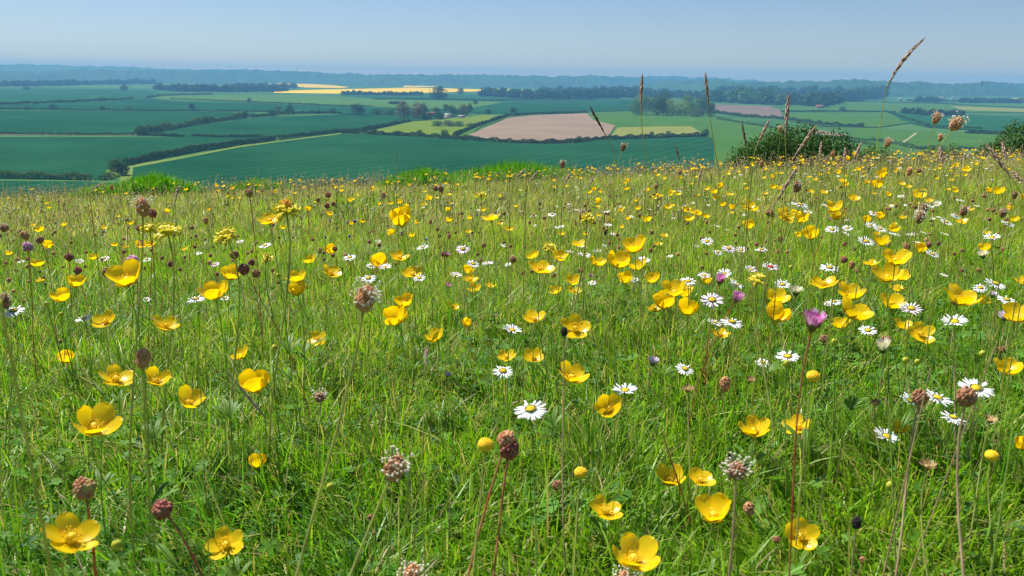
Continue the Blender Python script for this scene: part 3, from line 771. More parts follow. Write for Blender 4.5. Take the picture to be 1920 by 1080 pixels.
# lush tussocks on the crest
def tussock(px, dist, wpx, hpx, n, label, spread=1.0):
    d = ray(px, 340); b = CAM + d * dist; b.z = gz(b.x, b.y)
    w = wpx / FPX * dist; L0 = hpx / FPX * dist
    x = rng.normal(0, w * .24, n); y = rng.normal(0, w * .16 * spread, n)
    r = np.hypot(x / (w * .5), y / (w * .33)); k = r < 1.15; x, y, r = x[k], y[k], r[k]; n = len(x)
    L = L0 * (1.15 - .55 * r) * rng.uniform(.65, 1.15, n)
    wx, wy_ = x + b.x, y + b.y
    col = np.array([.10, .31, .012]) * rng.uniform(.65, 1.35, (n, 1))
    V, Q, T, C = blades(wx, wy_, L, np.full(n, .007), np.abs(rng.normal(.35, .3, n)), col, 4, 0.0)
    V = V - np.array(b)
    g = Geo(); g.add(V, Q, T, C)
    return tag(new_obj("grass_tussock", g.mesh("grass_tussock", False), M_GRASS, loc=b), label, "grass tussock", "grass tussocks on the crest")
tussock(790, 7.6, 150, 40, 3600, "bright green grass tussock on the crest against the great teal field")
tussock(960, 8.6, 280, 42, 6000, "widest grass tussock on the crest, below the ploughed field")
tussock(285, 8.2, 150, 40, 4200, "tall green grass tussock on the crest below the hedge corner")
tussock(195, 8.6, 120, 26, 2200, "low grass tussock just beside the tall one below the hedge corner")
tussock(480, 9.2, 110, 28, 2600, "dark green grass tussock on the crest between the two tall stalks")
# ------------------------------------------------------------------ flower building blocks (unit size: diameter 1, +Z outward)
M_BUT = leafy("buttercup_petal", (.99, .72, .010), trans=.5, rough=.32, spec=.4, tint=(1, .98, .35), c2=(.98, .66, .006), nscale=3.0)
M_STAM = leafy("stamen_yellow", (.95, .76, .05), trans=.4, rough=.6, vary=.2, nscale=20)
M_SEP = leafy("pale_sepal", (.42, .46, .06), trans=.25, rough=.5, vary=.2, nscale=8)
M_STEM = leafy("green_stem", (.30, .44, .08), trans=.5, rough=.5, vary=.25, nscale=60)
M_STEMR = leafy("red_stem", (.56, .10, .08), trans=.45, rough=.5, c2=(.50, .30, .12), nscale=40)
M_STEMB = leafy("brown_stem", (.55, .42, .26), trans=.4, rough=.6, vary=.3, nscale=60)
M_STEMO = leafy("olive_stem", (.46, .50, .14), trans=.45, rough=.5, vary=.25, nscale=60)
M_DAISY = leafy("white_ray", (.86, .86, .88), trans=.28, rough=.5, spec=.3, tint=(1, 1, 1))
M_DPINK = leafy("pink_tipped_ray", (.80, .62, .78), trans=.25, rough=.5, c2=(.86, .82, .86), nscale=6, tint=(1, 1, 1))
M_MAG = leafy("magenta_ray", (.62, .08, .42), trans=.4, rough=.5, c2=(.85, .58, .78), nscale=3.5, tint=(1, 1, 1))
M_CREAM = leafy("cream_ray", (.80, .77, .58), trans=.28, rough=.5, tint=(1, 1, .9))
M_DISC = leafy("daisy_disc", (.92, .62, .02), trans=.05, rough=.7, vary=.2, nscale=14)
M_DISCO = leafy("spent_disc", (.72, .28, .03), trans=.05, rough=.7, c2=(.5, .15, .03), nscale=12)
M_DISCR = leafy("red_disc", (.75, .06, .015), trans=.05, rough=.7, vary=.3, nscale=12)
M_INV = leafy("green_involucre", (.10, .17, .04), trans=.1, rough=.6, vary=.3, nscale=10)
M_INVB = leafy("brown_involucre", (.14, .08, .035), trans=.1, rough=.6, c2=(.20, .20, .06), nscale=6)
M_BURD = leafy("dark_red_head", (.30, .06, .055), trans=.08, rough=.5, c2=(.40, .17, .10), nscale=3)
M_BURB = leafy("brown_head", (.46, .24, .12), trans=.12, rough=.7, c2=(.30, .13, .07), nscale=4)
M_BURO = leafy("orange_brown_head", (.80, .42, .22), trans=.12, rough=.7, c2=(.52, .24, .10), nscale=4)
M_BURG = leafy("green_topped_head", (.50, .15, .09), trans=.08, rough=.6, c2=(.50, .46, .14), nscale=2.2)
M_BLACK = leafy("black_head", (.035, .028, .025), trans=0, rough=.7, vary=.3, nscale=4)
M_ANTH = leafy("cream_anther", (.78, .74, .58), trans=.2, rough=.6)
M_VET = leafy("vetch_yellow", (.86, .74, .05), trans=.28, rough=.4, c2=(.72, .68, .10), nscale=2.5)
M_VETO = leafy("vetch_orange", (.85, .42, .05), trans=.2, rough=.5)
M_BUD = leafy("bud_green", (.33, .45, .05), trans=.2, rough=.5, c2=(.70, .62, .05), nscale=2)
M_SEED = leafy("seed_spikelet", (.36, .20, .13), trans=.15, rough=.5, c2=(.58, .42, .28), nscale=300)
M_SEEDP = leafy("pale_spikelet", (.62, .46, .36), trans=.15, rough=.5, c2=(.45, .24, .18), nscale=300)
M_SEEDD = leafy("dark_spikelet", (.10, .06, .04), trans=.1, rough=.5, c2=(.22, .15, .08), nscale=300)
M_BLUE = leafy("blue_petal", (.08, .10, .55), trans=.2, rough=.5)
M_PURP = leafy("purple_petal", (.55, .18, .42), trans=.2, rough=.5, c2=(.72, .45, .60), nscale=4)

def petal_shape(f0, f1, wid, L=.62, nr=9, ncl=7, tw=0.0, notch=.035):
    """cup petal along +X rising to +Z; f0..f1 slope in degrees"""
    v = np.array([0, .12, .28, .45, .62, .76, .87, .95, 1.0]); nr = len(v)
    ph = np.radians(f0 + (f1 - f0) * v ** .8)
    vv = np.linspace(0, 1, 60); pp = np.radians(f0 + (f1 - f0) * vv ** .8)
    r = np.concatenate([[0], np.cumsum(np.cos(pp[1:]) / 59)]) * L + .035; z = np.concatenate([[0], np.cumsum(np.sin(pp[1:]) / 59)]) * L
    rv = np.interp(v, vv, r); zv = np.interp(v, vv, z)
    sh = np.where(v > .62, np.sqrt(np.clip(1 - ((v - .62) / .385) ** 2, 0, 1)), .22 + .78 * np.sin(np.minimum(v / .62, 1) * np.pi / 2) ** 1.1)
    u = np.linspace(-1, 1, ncl)
    s = u[None, :] * (sh * wid)[:, None]
    X = rv[:, None] - .55 * s * s + notch * (np.abs(u)[None, :] - 1) * (v[:, None] > .9) * .6
    Zz = zv[:, None] + .45 * s * s * np.sin(ph)[:, None] + .25 * s * s + tw * s + .010 * np.sin(u * 5)[None, :] * v[:, None]
    return np.stack([X, s, Zz], -1).reshape(-1, 3), grid_faces(nr, ncl)

def rotz(V, a):
    c, s_ = math.cos(a), math.sin(a)
    return V @ np.array([[c, s_, 0], [-s_, c, 0], [0, 0, 1]])

BC = []     # buttercup variants
for f0, f1, wid in [(6, 50, .245), (12, 62, .25), (18, 76, .255), (4, 36, .24), (30, 94, .28), (10, 70, .255), (8, 44, .25), (14, 56, .24), (16, 88, .26), (2, 30, .25)]:
    parts = []; whole = Geo(); rad = 0
    for k in range(5):
        j = rng.uniform(-13, 13, 2)
        V, Q = petal_shape(f0 + j[0], f1 + j[1], wid * rng.uniform(.9, 1.1), L=.62 * rng.uniform(.92, 1.06), tw=.08 + rng.normal(0, .10))
        V = rotz(V, k * 2 * np.pi / 5 + rng.normal(0, .10)); parts.append((V, Q)); rad = max(rad, np.hypot(V[:, 0], V[:, 1]).max())
    sc = .5 / rad
    pm = []
    for V, Q in parts:
        V = V * sc; pm.append(np_mesh("petal", V, Q, smooth=True)); whole.add(V, Q)
    st = Geo()
    zc = .06
    V, T = ICO1; st.add(V * np.array([.075, .075, .085]) * sc * 1.6 + (0, 0, zc), None, T)
    for k in range(34):
        a = k * 2.399; rr_ = rng.uniform(.07, .17); h = rng.uniform(.13, .24) - rr_ * .2
        p1 = np.array([math.cos(a) * rr_, math.sin(a) * rr_, h])
        tv, tq = tube([(p1[0] * .3, p1[1] * .3, .02), p1], [.006, .006], 3); st.add(tv, tq)
        V, T = ICO0; st.add(V * np.array([.014, .014, .024]) + p1, None, T)
    sp = Geo()
    for k in range(5):
        V, Q = petal_shape(f0 - 4, f1 * .7 - 10, .12, L=.30)
        sp.add(rotz(V, (k + .5) * 2 * np.pi / 5) * sc + (0, 0, -.02), Q)
    V, T = ICO1; sp.add(V * np.array([.06, .06, .05]) + (0, 0, -.01), None, T)
    zmid = float(np.mean([p[0][:, 2].max() for p in parts])) * sc
    BC.append(dict(p=pm, w=whole.mesh("corolla"), st=st.mesh("stamens"), sp=sp.mesh("sepals"), z=zmid))

def rays(n, f, length, w, droop, r0=.12, jit=8):
    g = Geo(); mx = 0
    for k in range(n):
        a = k * 2 * np.pi / n + rng.normal(0, .07); t = np.array([0, .35, .7, .92, 1.0]); W = np.array([.55, .9, 1, .7, .12]) * w * .5
        ph = np.radians(f + rng.normal(0, jit)); d = droop + rng.normal(0, .05)
        L = length * rng.uniform(.88, 1.05)
        x = r0 + np.cos(ph) * t * L; z = np.sin(ph) * t * L - d * t * t * L
        V = np.stack([np.stack([x, -W, z - .01 + 0 * x], 1), np.stack([x, 0 * W, z + .008], 1), np.stack([x, W, z - .01 + 0 * x], 1)], 1).reshape(-1, 3)
        V = V + (0, 0, (k % 2) * .012)
        g.add(rotz(V, a), grid_faces(5, 3)); mx = max(mx, x.max())
    return g, mx
def finish(g, sc, name):
    g.V = [v * sc for v in g.V]; return g.mesh(name)
def disc_mesh(r, h, bumps=70, z=0.02):
    g = Geo(); V, T = ICO2; V = V * np.array([r, r, h]) + (0, 0, z); g.add(V, None, T)
    for k in range(bumps):
        rr_ = r * math.sqrt((k + .5) / bumps) * .97; a = k * 2.399; zz = h * math.sqrt(max(0, 1 - (rr_ / r) ** 2)) + z
        g.add(ICO0[0] * r * .085 * rng.uniform(.8, 1.2) + (math.cos(a) * rr_, math.sin(a) * rr_, zz), None, ICO0[1])
    return g.mesh("disc")
def cup_mesh(r, h, n=11, name="involucre"):
    g = Geo(); V, T = ICO1; g.add(V * np.array([r * .8, r * .8, h]) + (0, 0, -h * .5), None, T)
    for k in range(n):
        V, Q = petal_shape(25, 60, .09, L=r * 1.6); g.add(rotz(V, k * 2 * np.pi / n) + (0, 0, -h * .8), Q)
    return g.mesh(name)
DZ = []
for f, droop, n in [(6, .05, 30), (14, .10, 26), (0, .06, 32), (24, .12, 26)]:
    g, mx = rays(n, f, .40, .075, droop); DZ.append(dict(r=finish(g, .5 / mx, "rays"), d=disc_mesh(.135, .07), i=cup_mesh(.12, .09), z=.03))
DCUP = []
for f, n in [(58, 22), (68, 20), (48, 24)]:
    g, mx = rays(n, f, .48, .10, -.12, r0=.14, jit=7); g2, m2 = rays(n, f + 8, .42, .10, -.1, r0=.1, jit=7)
    g.add(np.concatenate(g2.V), np.concatenate(g2.Q)); DCUP.append(dict(r=finish(g, .5 / mx, "rays"), d=disc_mesh(.17, .12, z=.06), i=cup_mesh(.2, .16), z=.25))
def cluster(kind, seed):
    r = np.random.default_rng(seed); g = Geo(); n = dict(burnet=60, plantain=130, small=26)[kind]
    for k in range(n):
        zz = 1 - 2 * (k + .5) / n; a = k * 2.399; q = math.sqrt(1 - zz * zz)
        p = np.array([q * math.cos(a), q * math.sin(a), zz]); 
        if kind == 'plantain': P = p * np.array([.40, .40, .62]); s = .075
        elif kind == 'small': P = p * .36; s = .17
        else: P = p * np.array([.42, .42, .40]); s = .105
        V, T = ICO1 if kind != 'small' else ICO0
        V = V * s * r.uniform(.65, 1.3) * np.array([1, 1, 1.5]) * (0.9 + .2 * r.uniform(size=3)); g.add(V + P * r.uniform(.86, 1.14), None, T)
    g.add(ICO1[0] * (np.array([.38, .38, .58]) if kind == 'plantain' else .36), None, ICO1[1])
    return g.mesh("head")
HB = [cluster('burnet', k) for k in range(3)]; HP = [cluster('plantain', k) for k in range(3)]; HS = [cluster('small', k) for k in range(3)]
def anthers(n, rad, zlo, zhi, length, seed, dot=.045):
    """fine filaments tipped with pale anthers around a head"""
    r = np.random.default_rng(seed); g = Geo()
    for k in range(n):
        a = r.uniform(0, 6.28); z = r.uniform(zlo, zhi); e = r.uniform(-.2, .7) + (z - zlo) / (zhi - zlo + 1e-6) * .5
        d = np.array([math.cos(a) * math.cos(e), math.sin(a) * math.cos(e), math.sin(e)])
        p0 = np.array([math.cos(a) * rad * .8, math.sin(a) * rad * .8, z]); p1 = p0 + d * length * r.uniform(.5, 1.1)
        tv, tq = tube([p0, (p0 + p1) / 2 + (0, 0, length * .06), p1], [.009, .007, .006], 3); g.add(tv, tq)
        g.add(ICO0[0] * np.array([dot, dot * .7, dot * .8]) * r.uniform(.7, 1.2) + p1, None, ICO0[1])
    return g.mesh("stamens")
AN = [anthers(46, .4, .1, .6, .40, 1, .07), anthers(60, .4, -.3, .6, .5, 2, .085), anthers(50, .35, -.2, .5, .62, 3, .085)]
def vetch(n, seed, up_=1.0):
    """head of curved tubular florets drooping round a crown"""
    r = np.random.default_rng(seed); g = Geo()
    for k in range(n):
        a = k * 2.399 + r.normal(0, .2); e = np.radians(r.uniform(5, 75)); f = .5 * r.uniform(.75, 1.05)
        d = np.array([math.cos(a) * math.cos(e), math.sin(a) * math.cos(e), math.sin(e) * up_])
        P = bez((0, 0, 0), d * f * .5 + (0, 0, .12), d * f * .95 + (0, 0, .06), d * f * 1.02 + (0, 0, -.16), 7)
        V, Q = tube(P, [.018, .04, .065, .075, .07, .05, .012], 6); g.add(V, Q)
        V, Q = petal_shape(10, 70, .09, L=.2); g.add(rotz(V * .9, a) + P[4], Q)
    return g.mesh("florets")
VT = [vetch(22, 1), vetch(16, 2), vetch(28, 3)]
def calyx(seed):
    g = Geo(); r = np.random.default_rng(seed)
    for k in range(12):
        V, Q = petal_shape(10 + r.uniform(-5, 10), 55 + r.uniform(-25, 15), .10, L=.5); g.add(rotz(V, k * 2 * np.pi / 12), Q)
    g.add(ICO1[0] * np.array([.22, .22, .12]), None, ICO1[1])
    return g.mesh("calyx")
CALX = [calyx(1), calyx(2)]
g = Geo()
for k in range(5):
    V, Q = petal_shape(60, 110, .2, L=.7); g.add(rotz(V, k * 1.2566) * np.array([.8, .8, 1]) + (0, 0, -.15), Q)
g.add(ICO1[0] * np.array([.34, .34, .4]) + (0, 0, .12), None, ICO1[1]); BUDM = g.mesh("bud")

# ------------------------------------------------------------------ placing plants
def head_quat(tc, ts, spin=None):
    """tc: tilt towards the viewer, ts: tilt to the photo's right, degrees"""
    ax = Vector((math.tan(R_(ts)), -math.tan(R_(tc)), 1)).normalized()
    q = ax.to_track_quat('Z', 'Y')
    return q @ Quaternion((0, 0, 1), random.uniform(0, 6.283) if spin is None else spin), ax

def ray_ground(px, py):
    d = ray(px, py); t = .25
    while t < 14:
        p = CAM + d * t
        if p.z < gz(p.x, p.y): return p
        t += .004 + t * .004
    return None

OCC = []      # (photo x, y, kind, width) of everything placed, for the labels

LAST = [None]
M_SLEAF = leafy("stem_leaf", (.13, .27, .03), trans=.45, rough=.5, vary=.2, nscale=3)
LEAFM = []
for k in range(3):
    g = Geo()
    for a in ((-.7, 0, .75) if k else (-.4, .45)):
        V, Q = petal_shape(50 + 8 * k, 10, .085, L=1.0 - .25 * abs(a)); g.add(rotz(V, a), Q)
    LEAFM.append(g.mesh("leaf"))
def t_len(p): return (p - CAM).length
def run_down(Hp, foot, dist):
    """follow the stalk from the head through the photo point foot (same range) down to the turf"""
    F = CAM + ray(*foot) * dist
    v = F - Hp
    p = Hp.copy(); s = 0
    while s < 5:
        s += .02; p = Hp + v * s
        if s > 1: p.x = Hp.x + v.x * (1 + (s - 1) * .35)
        if p.z < gz(p.x, p.y): return p
    return Vector((F.x, F.y, 0))

def plant(name, cat, label, px, py, wpx, real, mats, tc=0, ts=0, hmin=.03, hmax=.30, group=None, stem_r=.00058, foot=None, spin=None, zoff=.25, vs_=1.0, sides=5, minstem=True):
    """thing = Empty at the foot + stem; returns thing, head location, orientation, size"""
    dist = FPX * real / wpx / depth_scale(ray(px, py))
    far = 1.45
    if wpx < 30 and py > 330 and foot is None: hmax = min(hmax, .07 + .10 * wpx / 30 + (.03 if cat != 'daisy' else 0)); far = 2.0
    P, D = place_on_ray(px, py, dist, hmin, hmax, far)
    size = wpx / FPX * D
    q, ax = head_quat(tc, ts, spin)
    Hp = P - ax * size * zoff
    H = Hp.z - gz(Hp.x, Hp.y)
    b = None
    if foot is not None:
        b = run_down(Hp, foot, t_len(P))
    if b is None:
        lx = random.uniform(-.18, .18) * H - ax.x * H * .25; ly = random.uniform(-.15, .15) * H - ax.y * H * .2
        b = Vector((Hp.x + lx, Hp.y + ly, 0))
    b.z = gz(b.x, b.y) - .003
    t = tag(new_obj(name, None, loc=b), label, cat, group)
    r = Hp - b
    L = r.length
    P1 = Vector((r.x * .15 + random.uniform(-.05, .05) * L, r.y * .15, r.z * .4)); P2 = r - ax * L * .3 + Vector((random.uniform(-.03, .03) * L, 0, 0))
    pts = bez((0, 0, 0), P1, P2, tuple(r), 9)
    LAST[0] = pts
    k = min(1.3, max(.9, size / real))
    V, Q = tube(pts, np.linspace(stem_r * 1.25, stem_r, 9) * k, sides)
    new_obj("stem", np_mesh("stem", V, Q, smooth=True), mats, t)
    OCC.append((px, py, cat, wpx, t))
    return t, r, q, size

GB = "buttercups growing through the turf"
def buttercup(px, py, wpx, kind='s', label=None, foot=None, var=None, group=GB, stem=None):
    if kind == 'o': tc, ts, v = random.uniform(28, 44), random.uniform(-15, 15), random.choice([0, 3, 1, 6, 9])
    elif kind == 'f': tc, ts, v = random.uniform(8, 22), random.uniform(-15, 15), random.choice([0, 1, 5, 6, 7])
    elif kind == 'c': tc, ts, v = random.uniform(5, 20), random.uniform(-15, 15), random.choice([4, 8])
    elif kind == 'l': tc, ts, v = random.uniform(5, 15), random.uniform(-30, -22), random.choice([1, 0, 7, 6])
    elif kind == 'r': tc, ts, v = random.uniform(5, 15), random.uniform(20, 30), random.choice([1, 0, 7, 6])
    else: tc, ts, v = random.uniform(0, 16), random.uniform(-16, 16), random.choice([0, 1, 2, 5, 6, 7, 8])
    if var is not None: v = var
    b = BC[v]
    t, r, q, s = plant("buttercup", "buttercup", label, px, py, wpx * 1.1, .033, stem or M_STEM, tc, ts, .045, .31, group, foot=foot, zoff=b['z'] * .5, stem_r=.0005)
    if wpx >= 34:
        for m_ in b['p']: new_obj("petal", m_, M_BUT, t, r, q, s)
        new_obj("sepals", b['sp'], M_SEP, t, r, q, s)
    else:
        new_obj("corolla", b['w'], M_BUT, t, r, q, s)
    new_obj("stamens", b['st'], M_STAM, t, r, q, s)
    if wpx >= 40:
        for k in range(2):
            f = random.uniform(.2, .5); p = Vector(LAST[0][int(f * 8)])
            new_obj("leaf", LEAFM[random.randrange(3)], M_SLEAF, t, p, Quaternion((0, 0, 1), random.uniform(0, 6.28)), random.uniform(.018, .034))
    return t
GD = "daisies growing through the turf"
def daisy(px, py, wpx, kind='w', label=None, foot=None, group=GD):
    cup = kind in 'mck'
    v = random.choice(DCUP if cup else DZ)
    ray_m = {'w': M_DAISY, 'p': M_DPINK, 'm': M_MAG, 'c': M_CREAM, 'k': M_DPINK, 'r': M_DPINK}[kind]
    tc, ts = (random.uniform(0, 15), random.uniform(-20, 20)) if cup else (random.uniform(2, 22), random.uniform(-14, 14))
    if kind == 'w' and wpx > 35: tc = random.uniform(4, 16)
    real = .025 if not cup else .017
    t, r, q, s = plant("daisy", "daisy", label, px, py, wpx, real, M_STEMR if kind in 'mr' else (M_STEM if kind == 'w' else M_STEMO), tc, ts, .03, .25, group, foot=foot, zoff=.12 if cup else .0, stem_r=.0005)
    new_obj("rays", v['r'], ray_m, t, r, q, s)
    new_obj("disc", v['d'], M_DISCR if kind == 'r' else M_DISC, t, r, q, s)
    new_obj("involucre", v['i'], M_INVB if kind in 'mkr' else M_INV, t, r, q, s)
    return t
GH = "burnet and plantain heads among the grass"
def head(px, py, wpx, kind='d', label=None, foot=None, group=GH, ts=None, st=None):
    """d dark red burnet, b brown burnet, o orange brown plantain, p brown plantain, g green topped burnet, k black, s small spent head"""
    mat, lib, real, sm = {'d': (M_BURD, HB, .0125, M_STEMR), 'g': (M_BURG, HB, .0125, M_STEMR), 'b': (M_BURB, HB, .0115, M_STEMB), 'o': (M_BURO, HP, .0115, M_STEMO), 'p': (M_BURB, HP, .0115, M_STEMO), 'k': (M_BLACK, HP, .006, M_STEMB), 's': (M_BURB, HS, .007, M_STEMB), 'r': (M_BURO, HB, .0115, M_STEMR), 'R': (M_BURB, HB, .0115, M_STEMR)}[kind]
    if wpx < 26: wpx *= .88
    nm = {'d': 'salad_burnet', 'g': 'salad_burnet', 'b': 'salad_burnet', 'o': 'plantain', 'p': 'plantain', 'k': 'plantain', 's': 'salad_burnet', 'r': 'salad_burnet', 'R': 'salad_burnet'}[kind]
    t, r, q, s = plant(nm, nm.replace('_', ' '), label, px, py, wpx, real, sm, random.uniform(-5, 10), random.uniform(-22, 22) if ts is None else ts, .03, .33, group, foot=foot, zoff=0.0, stem_r=(.00075 if wpx >= 26 else .0005))
    new_obj("head", random.choice(lib), mat, t, r, q, s)
    if st is not None:
        new_obj("stamens", AN[st], M_ANTH, t, r, q, s)
    return t
# ------------------------------------------------------------------ buttercups of the photograph: x, y, width, pose[, label[, foot]]
BUT = [
(1190,1040,88,'f',"largest near buttercup, bright and wide open, touching a pale spent head"),
(135,1005,103,'r',"big cupped buttercup on an orange stem below a round red burnet head",(160,1090)),
(423,1020,72,'o',"low dull golden buttercup half hidden behind a grass stem"),
(178,793,82,'r',"star shaped buttercup with a long dark stem trailing down the slope",(330,940)),
(218,708,65,'r',"shallow buttercup seen edge on above the star shaped one"),
(293,709,52,'r',"golden buttercup crossed by a thin red grass stem"),
(355,749,56,'r',"small star buttercup on a thick pale curving stem",(420,1060)),
(235,517,72,'f',"broad open buttercup right in front of the purple clover"),
(197,601,46,'o',"round dish shaped buttercup with a paler centre"),
(311,609,52,'r',"buttercup tipped like a cone on a stem leaning across the grass",(420,740)),
(124,670,30,'c',"small closed golden cup alone above the tilted buttercups"),
(401,547,56,'s',"saucer buttercup just under the cluster of dark burnet heads"),
(431,513,40,'f',"open buttercup touching a dark burnet head"),
(505,412,50,'s',"cup shaped buttercup in front of the orange topped vetch"),
(71,494,28,'s',None),(142,528,38,'s',None),(116,555,40,'s',None),(89,459,20,'s',None),(175,482,20,'s',None),
(557,520,40,'f',"upper buttercup of a stacked pair beside brown seed heads"),
(556,543,40,'s',"lower buttercup of a stacked pair beside brown seed heads"),
(595,636,36,'o',"small buttercup facing out of deep green grass"),
(451,663,38,'l',"buttercup tipped up on edge like a leaning plate"),
(478,717,54,'s',"shallow buttercup standing over a curled dry stalk"),
(581,487,26,'f',None),(621,510,40,'r',"buttercup with one petal raised, on a long bare stem"),(620,468,22,'c',None),
(76,525,18,'s',None),(235,462,14,'s',None),(280,458,22,'s',None),(345,467,14,'s',None),(262,460,22,'r',None),
(484,865,32,'c',"small crumpled buttercup low in the dark grass"),
(751,408,41,'c',"single crown shaped buttercup high on a slim stem above the turf"),
(921,408,38,'s',"cup buttercup standing clear above distant small flowers",(922,520)),
(712,490,31,'c',None),(749,481,40,'s',"buttercup cup in front of two white daisies"),(773,512,42,'f',"open buttercup directly over a white daisy"),
(758,565,40,'s',"fringed flat buttercup above the deep golden cup"),
(740,594,46,'c',"deep golden cup buttercup on a long slanting green stem",(860,720)),
(814,631,40,'l',"buttercup with one tall petal, next to a slanting green stem"),
(849,575,30,'r',None),(875,605,20,'c',"tiny round golden cup on a leafy stem"),
(881,523,33,'s',None),(890,541,28,'s',None),(920,535,23,'s',None),(878,506,22,'s',None),(998,479,25,'f',None),
(1014,503,54,'f',"flat open buttercup with one petal shining white"),
(1048,480,35,'s',None),(1087,457,33,'s',None),(1120,491,36,'s',"cup buttercup touching the big triple cluster"),
(1160,488,52,'s',"broad golden buttercup in front of the triple cluster"),
(1189,460,52,'f',"wide open buttercup at the top of the triple cluster"),
(1195,498,34,'s',None),(1075,526,32,'f',None),(1077,545,28,'s',None),(1041,545,28,'s',None),(1172,522,28,'s',None),(1224,522,32,'s',None),
(1264,542,50,'f',"spread buttercup cluster flower catching white glints"),
(1284,549,30,'s',None),(1245,565,40,'s',"cup buttercup under the glinting spread buttercup"),(1228,579,34,'s',None),
(1002,596,44,'s',"ragged flat buttercup alone over mid green grass"),
(1000,669,42,'f',"buttercup cup between the daisies and the black head stem"),(950,667,36,'f',"cupped buttercup just above a white daisy, petals torn"),
(1079,615,60,'o',"large flat faced buttercup behind a small black plantain head"),
(1073,702,62,'s',"large smooth bowl buttercup crossed by the black plantain stem",(1085,860)),
(953,429,17,'s',None),(1195,390,15,'s',None),(1212,411,20,'s',None),(1252,388,17,'f',None),(772,441,14,'s',None),(733,436,14,'c',None),
(1258,358,16,'s',None),(1270,363,14,'s',None),(1286,393,18,'s',None),(1300,397,16,'s',None),(1292,410,20,'s',None),(1339,359,15,'s',None),(1368,364,16,'s',None),(1344,370,15,'s',None),
(1403,386,28,'o',"bright double looking buttercup alone above the daisies of the slope"),
(1403,422,22,'s',None),(1472,404,38,'o',"round open buttercup beside a frilly greenish one"),(1503,408,27,'s',None),(1520,438,30,'c',"tulip shaped buttercup beside a wilted one"),
(1565,388,34,'s',None),(1570,404,34,'s',None),(1600,371,25,'f',None),(1496,440,13,'c',None),(1677,429,22,'s',None),
(1653,452,32,'s',"neat golden cup just right of a big white daisy"),(1722,365,27,'s',"small cup buttercup above the brown plantain heads"),
(1727,464,24,'c',None),(1803,415,22,'s',None),(1845,464,25,'s',None),(1901,411,20,'s',None),(1543,359,20,'s',None),(1520,359,14,'s',None),(1580,338,18,'s',None),
(1654,326,20,'c',None),(1645,346,20,'c',None),(1690,344,17,'f',None),(1703,350,14,'f',None),(1742,376,18,'s',None),(1811,318,18,'s',None),(1872,358,24,'s',"lone cup buttercup standing out near the meadow crest"),(1692,407,18,'s',None),(1821,393,15,'s',None),
(1545,531,54,'s',"big yellow cup over a white daisy, left of the largest buttercup"),
(1633,493,32,'s',"small cup buttercup attached beside the stacked pair"),
(1680,484,58,'f',"upper flower of the tall stacked buttercup pair, one petal shining"),
(1663,515,55,'s',"lower flower of the tall stacked buttercup pair"),
(1690,518,34,'s',None),
(1597,549,55,'s',"golden cup directly behind the largest mid meadow buttercup"),
(1602,582,70,'r',"largest mid meadow buttercup, deep smooth bowl lit from above"),
(1576,606,38,'s',"smaller buttercup tucked under the largest bowl"),
(1673,567,49,'f',"open cup buttercup beside a pinkish daisy"),(1682,541,32,'s',None),(1692,609,37,'s',"buttercup over the pale cream cup daisy"),
(1727,625,52,'o',"flat facing buttercup right of the one over the cream daisy"),
(1457,557,44,'s',"buttercup pierced by a reddish daisy stem"),(1458,588,46,'s',"lower buttercup among the magenta daisies"),(1350,626,38,'f',"buttercup low under the cluster of white daisies"),
(1290,578,38,'s',None),(1288,541,26,'s',None),(1326,525,18,'c',None),(1292,410,14,'s',None),
(1803,557,66,'f',"wide bowl buttercup with a brown head resting on its rim"),
(1846,564,26,'s',None),(1906,588,60,'s',"big buttercup cut by the edge behind a closed pink daisy"),(1889,689,50,'s',"shallow bowl buttercup alone near the edge",(1875,830)),(1918,527,34,'f',None),
(1141,763,52,'o',"round buttercup facing out just below a white daisy"),
(1136,955,66,'f',"tall cup buttercup with a violet petal behind it"),
(1256,895,56,'f',"first of two side by side open buttercups near the dry white head"),
(1313,898,54,'f',"second of two side by side open buttercups near the dry white head"),
(1337,957,74,'s',"large deep cup buttercup under the side by side pair",(1290,1080)),
(1414,802,57,'f',"open buttercup with rounded petals alone on mid green turf"),
(1496,798,56,'l',"buttercup with a rough brown head clinging to its base"),
(1502,1004,65,'o',"flat open buttercup nearest the bottom of the slope, four lobes spread"),
(1686,803,38,'s',"buttercup hidden behind a thick brown stem below the daisies"),
(1917,832,28,'c',None),(1308,400,14,'s',None),
(75,430,18,'s',None),(62,421,12,'s',None),(195,426,12,'r',None),(120,421,12,'s',None),(245,418,14,'s',None),(222,405,10,'s',None),
(661,373,12,'f',None),(733,381,12,'s',None),(750,378,12,'s',None),(795,382,12,'o',None),(805,371,13,'s',None),(881,408,12,'s',None),
(1105,360,12,'s',None),(1125,359,9,'s',None),(1238,367,12,'s',None),(1146,412,12,'s',None),(1165,425,12,'s',None),(1052,438,15,'s',None),(1097,439,12,'s',None),
(1503,300,9,'s',None),(1588,297,10,'c',None),(1603,289,10,'c',None),(1618,328,9,'s',None),(1782,337,12,'s',None),(1670,385,12,'s',None),(1448,350,14,'s',None),(1460,352,12,'s',None),
]
def upk(t, n): return tuple(t) + (None,) * (n - len(t))
for row in BUT:
    x, y, w, k, lab, foot = upk(row, 6)
    buttercup(x, y, w, k, lab, foot, stem=M_STEMO if y > 900 and x < 300 else None)

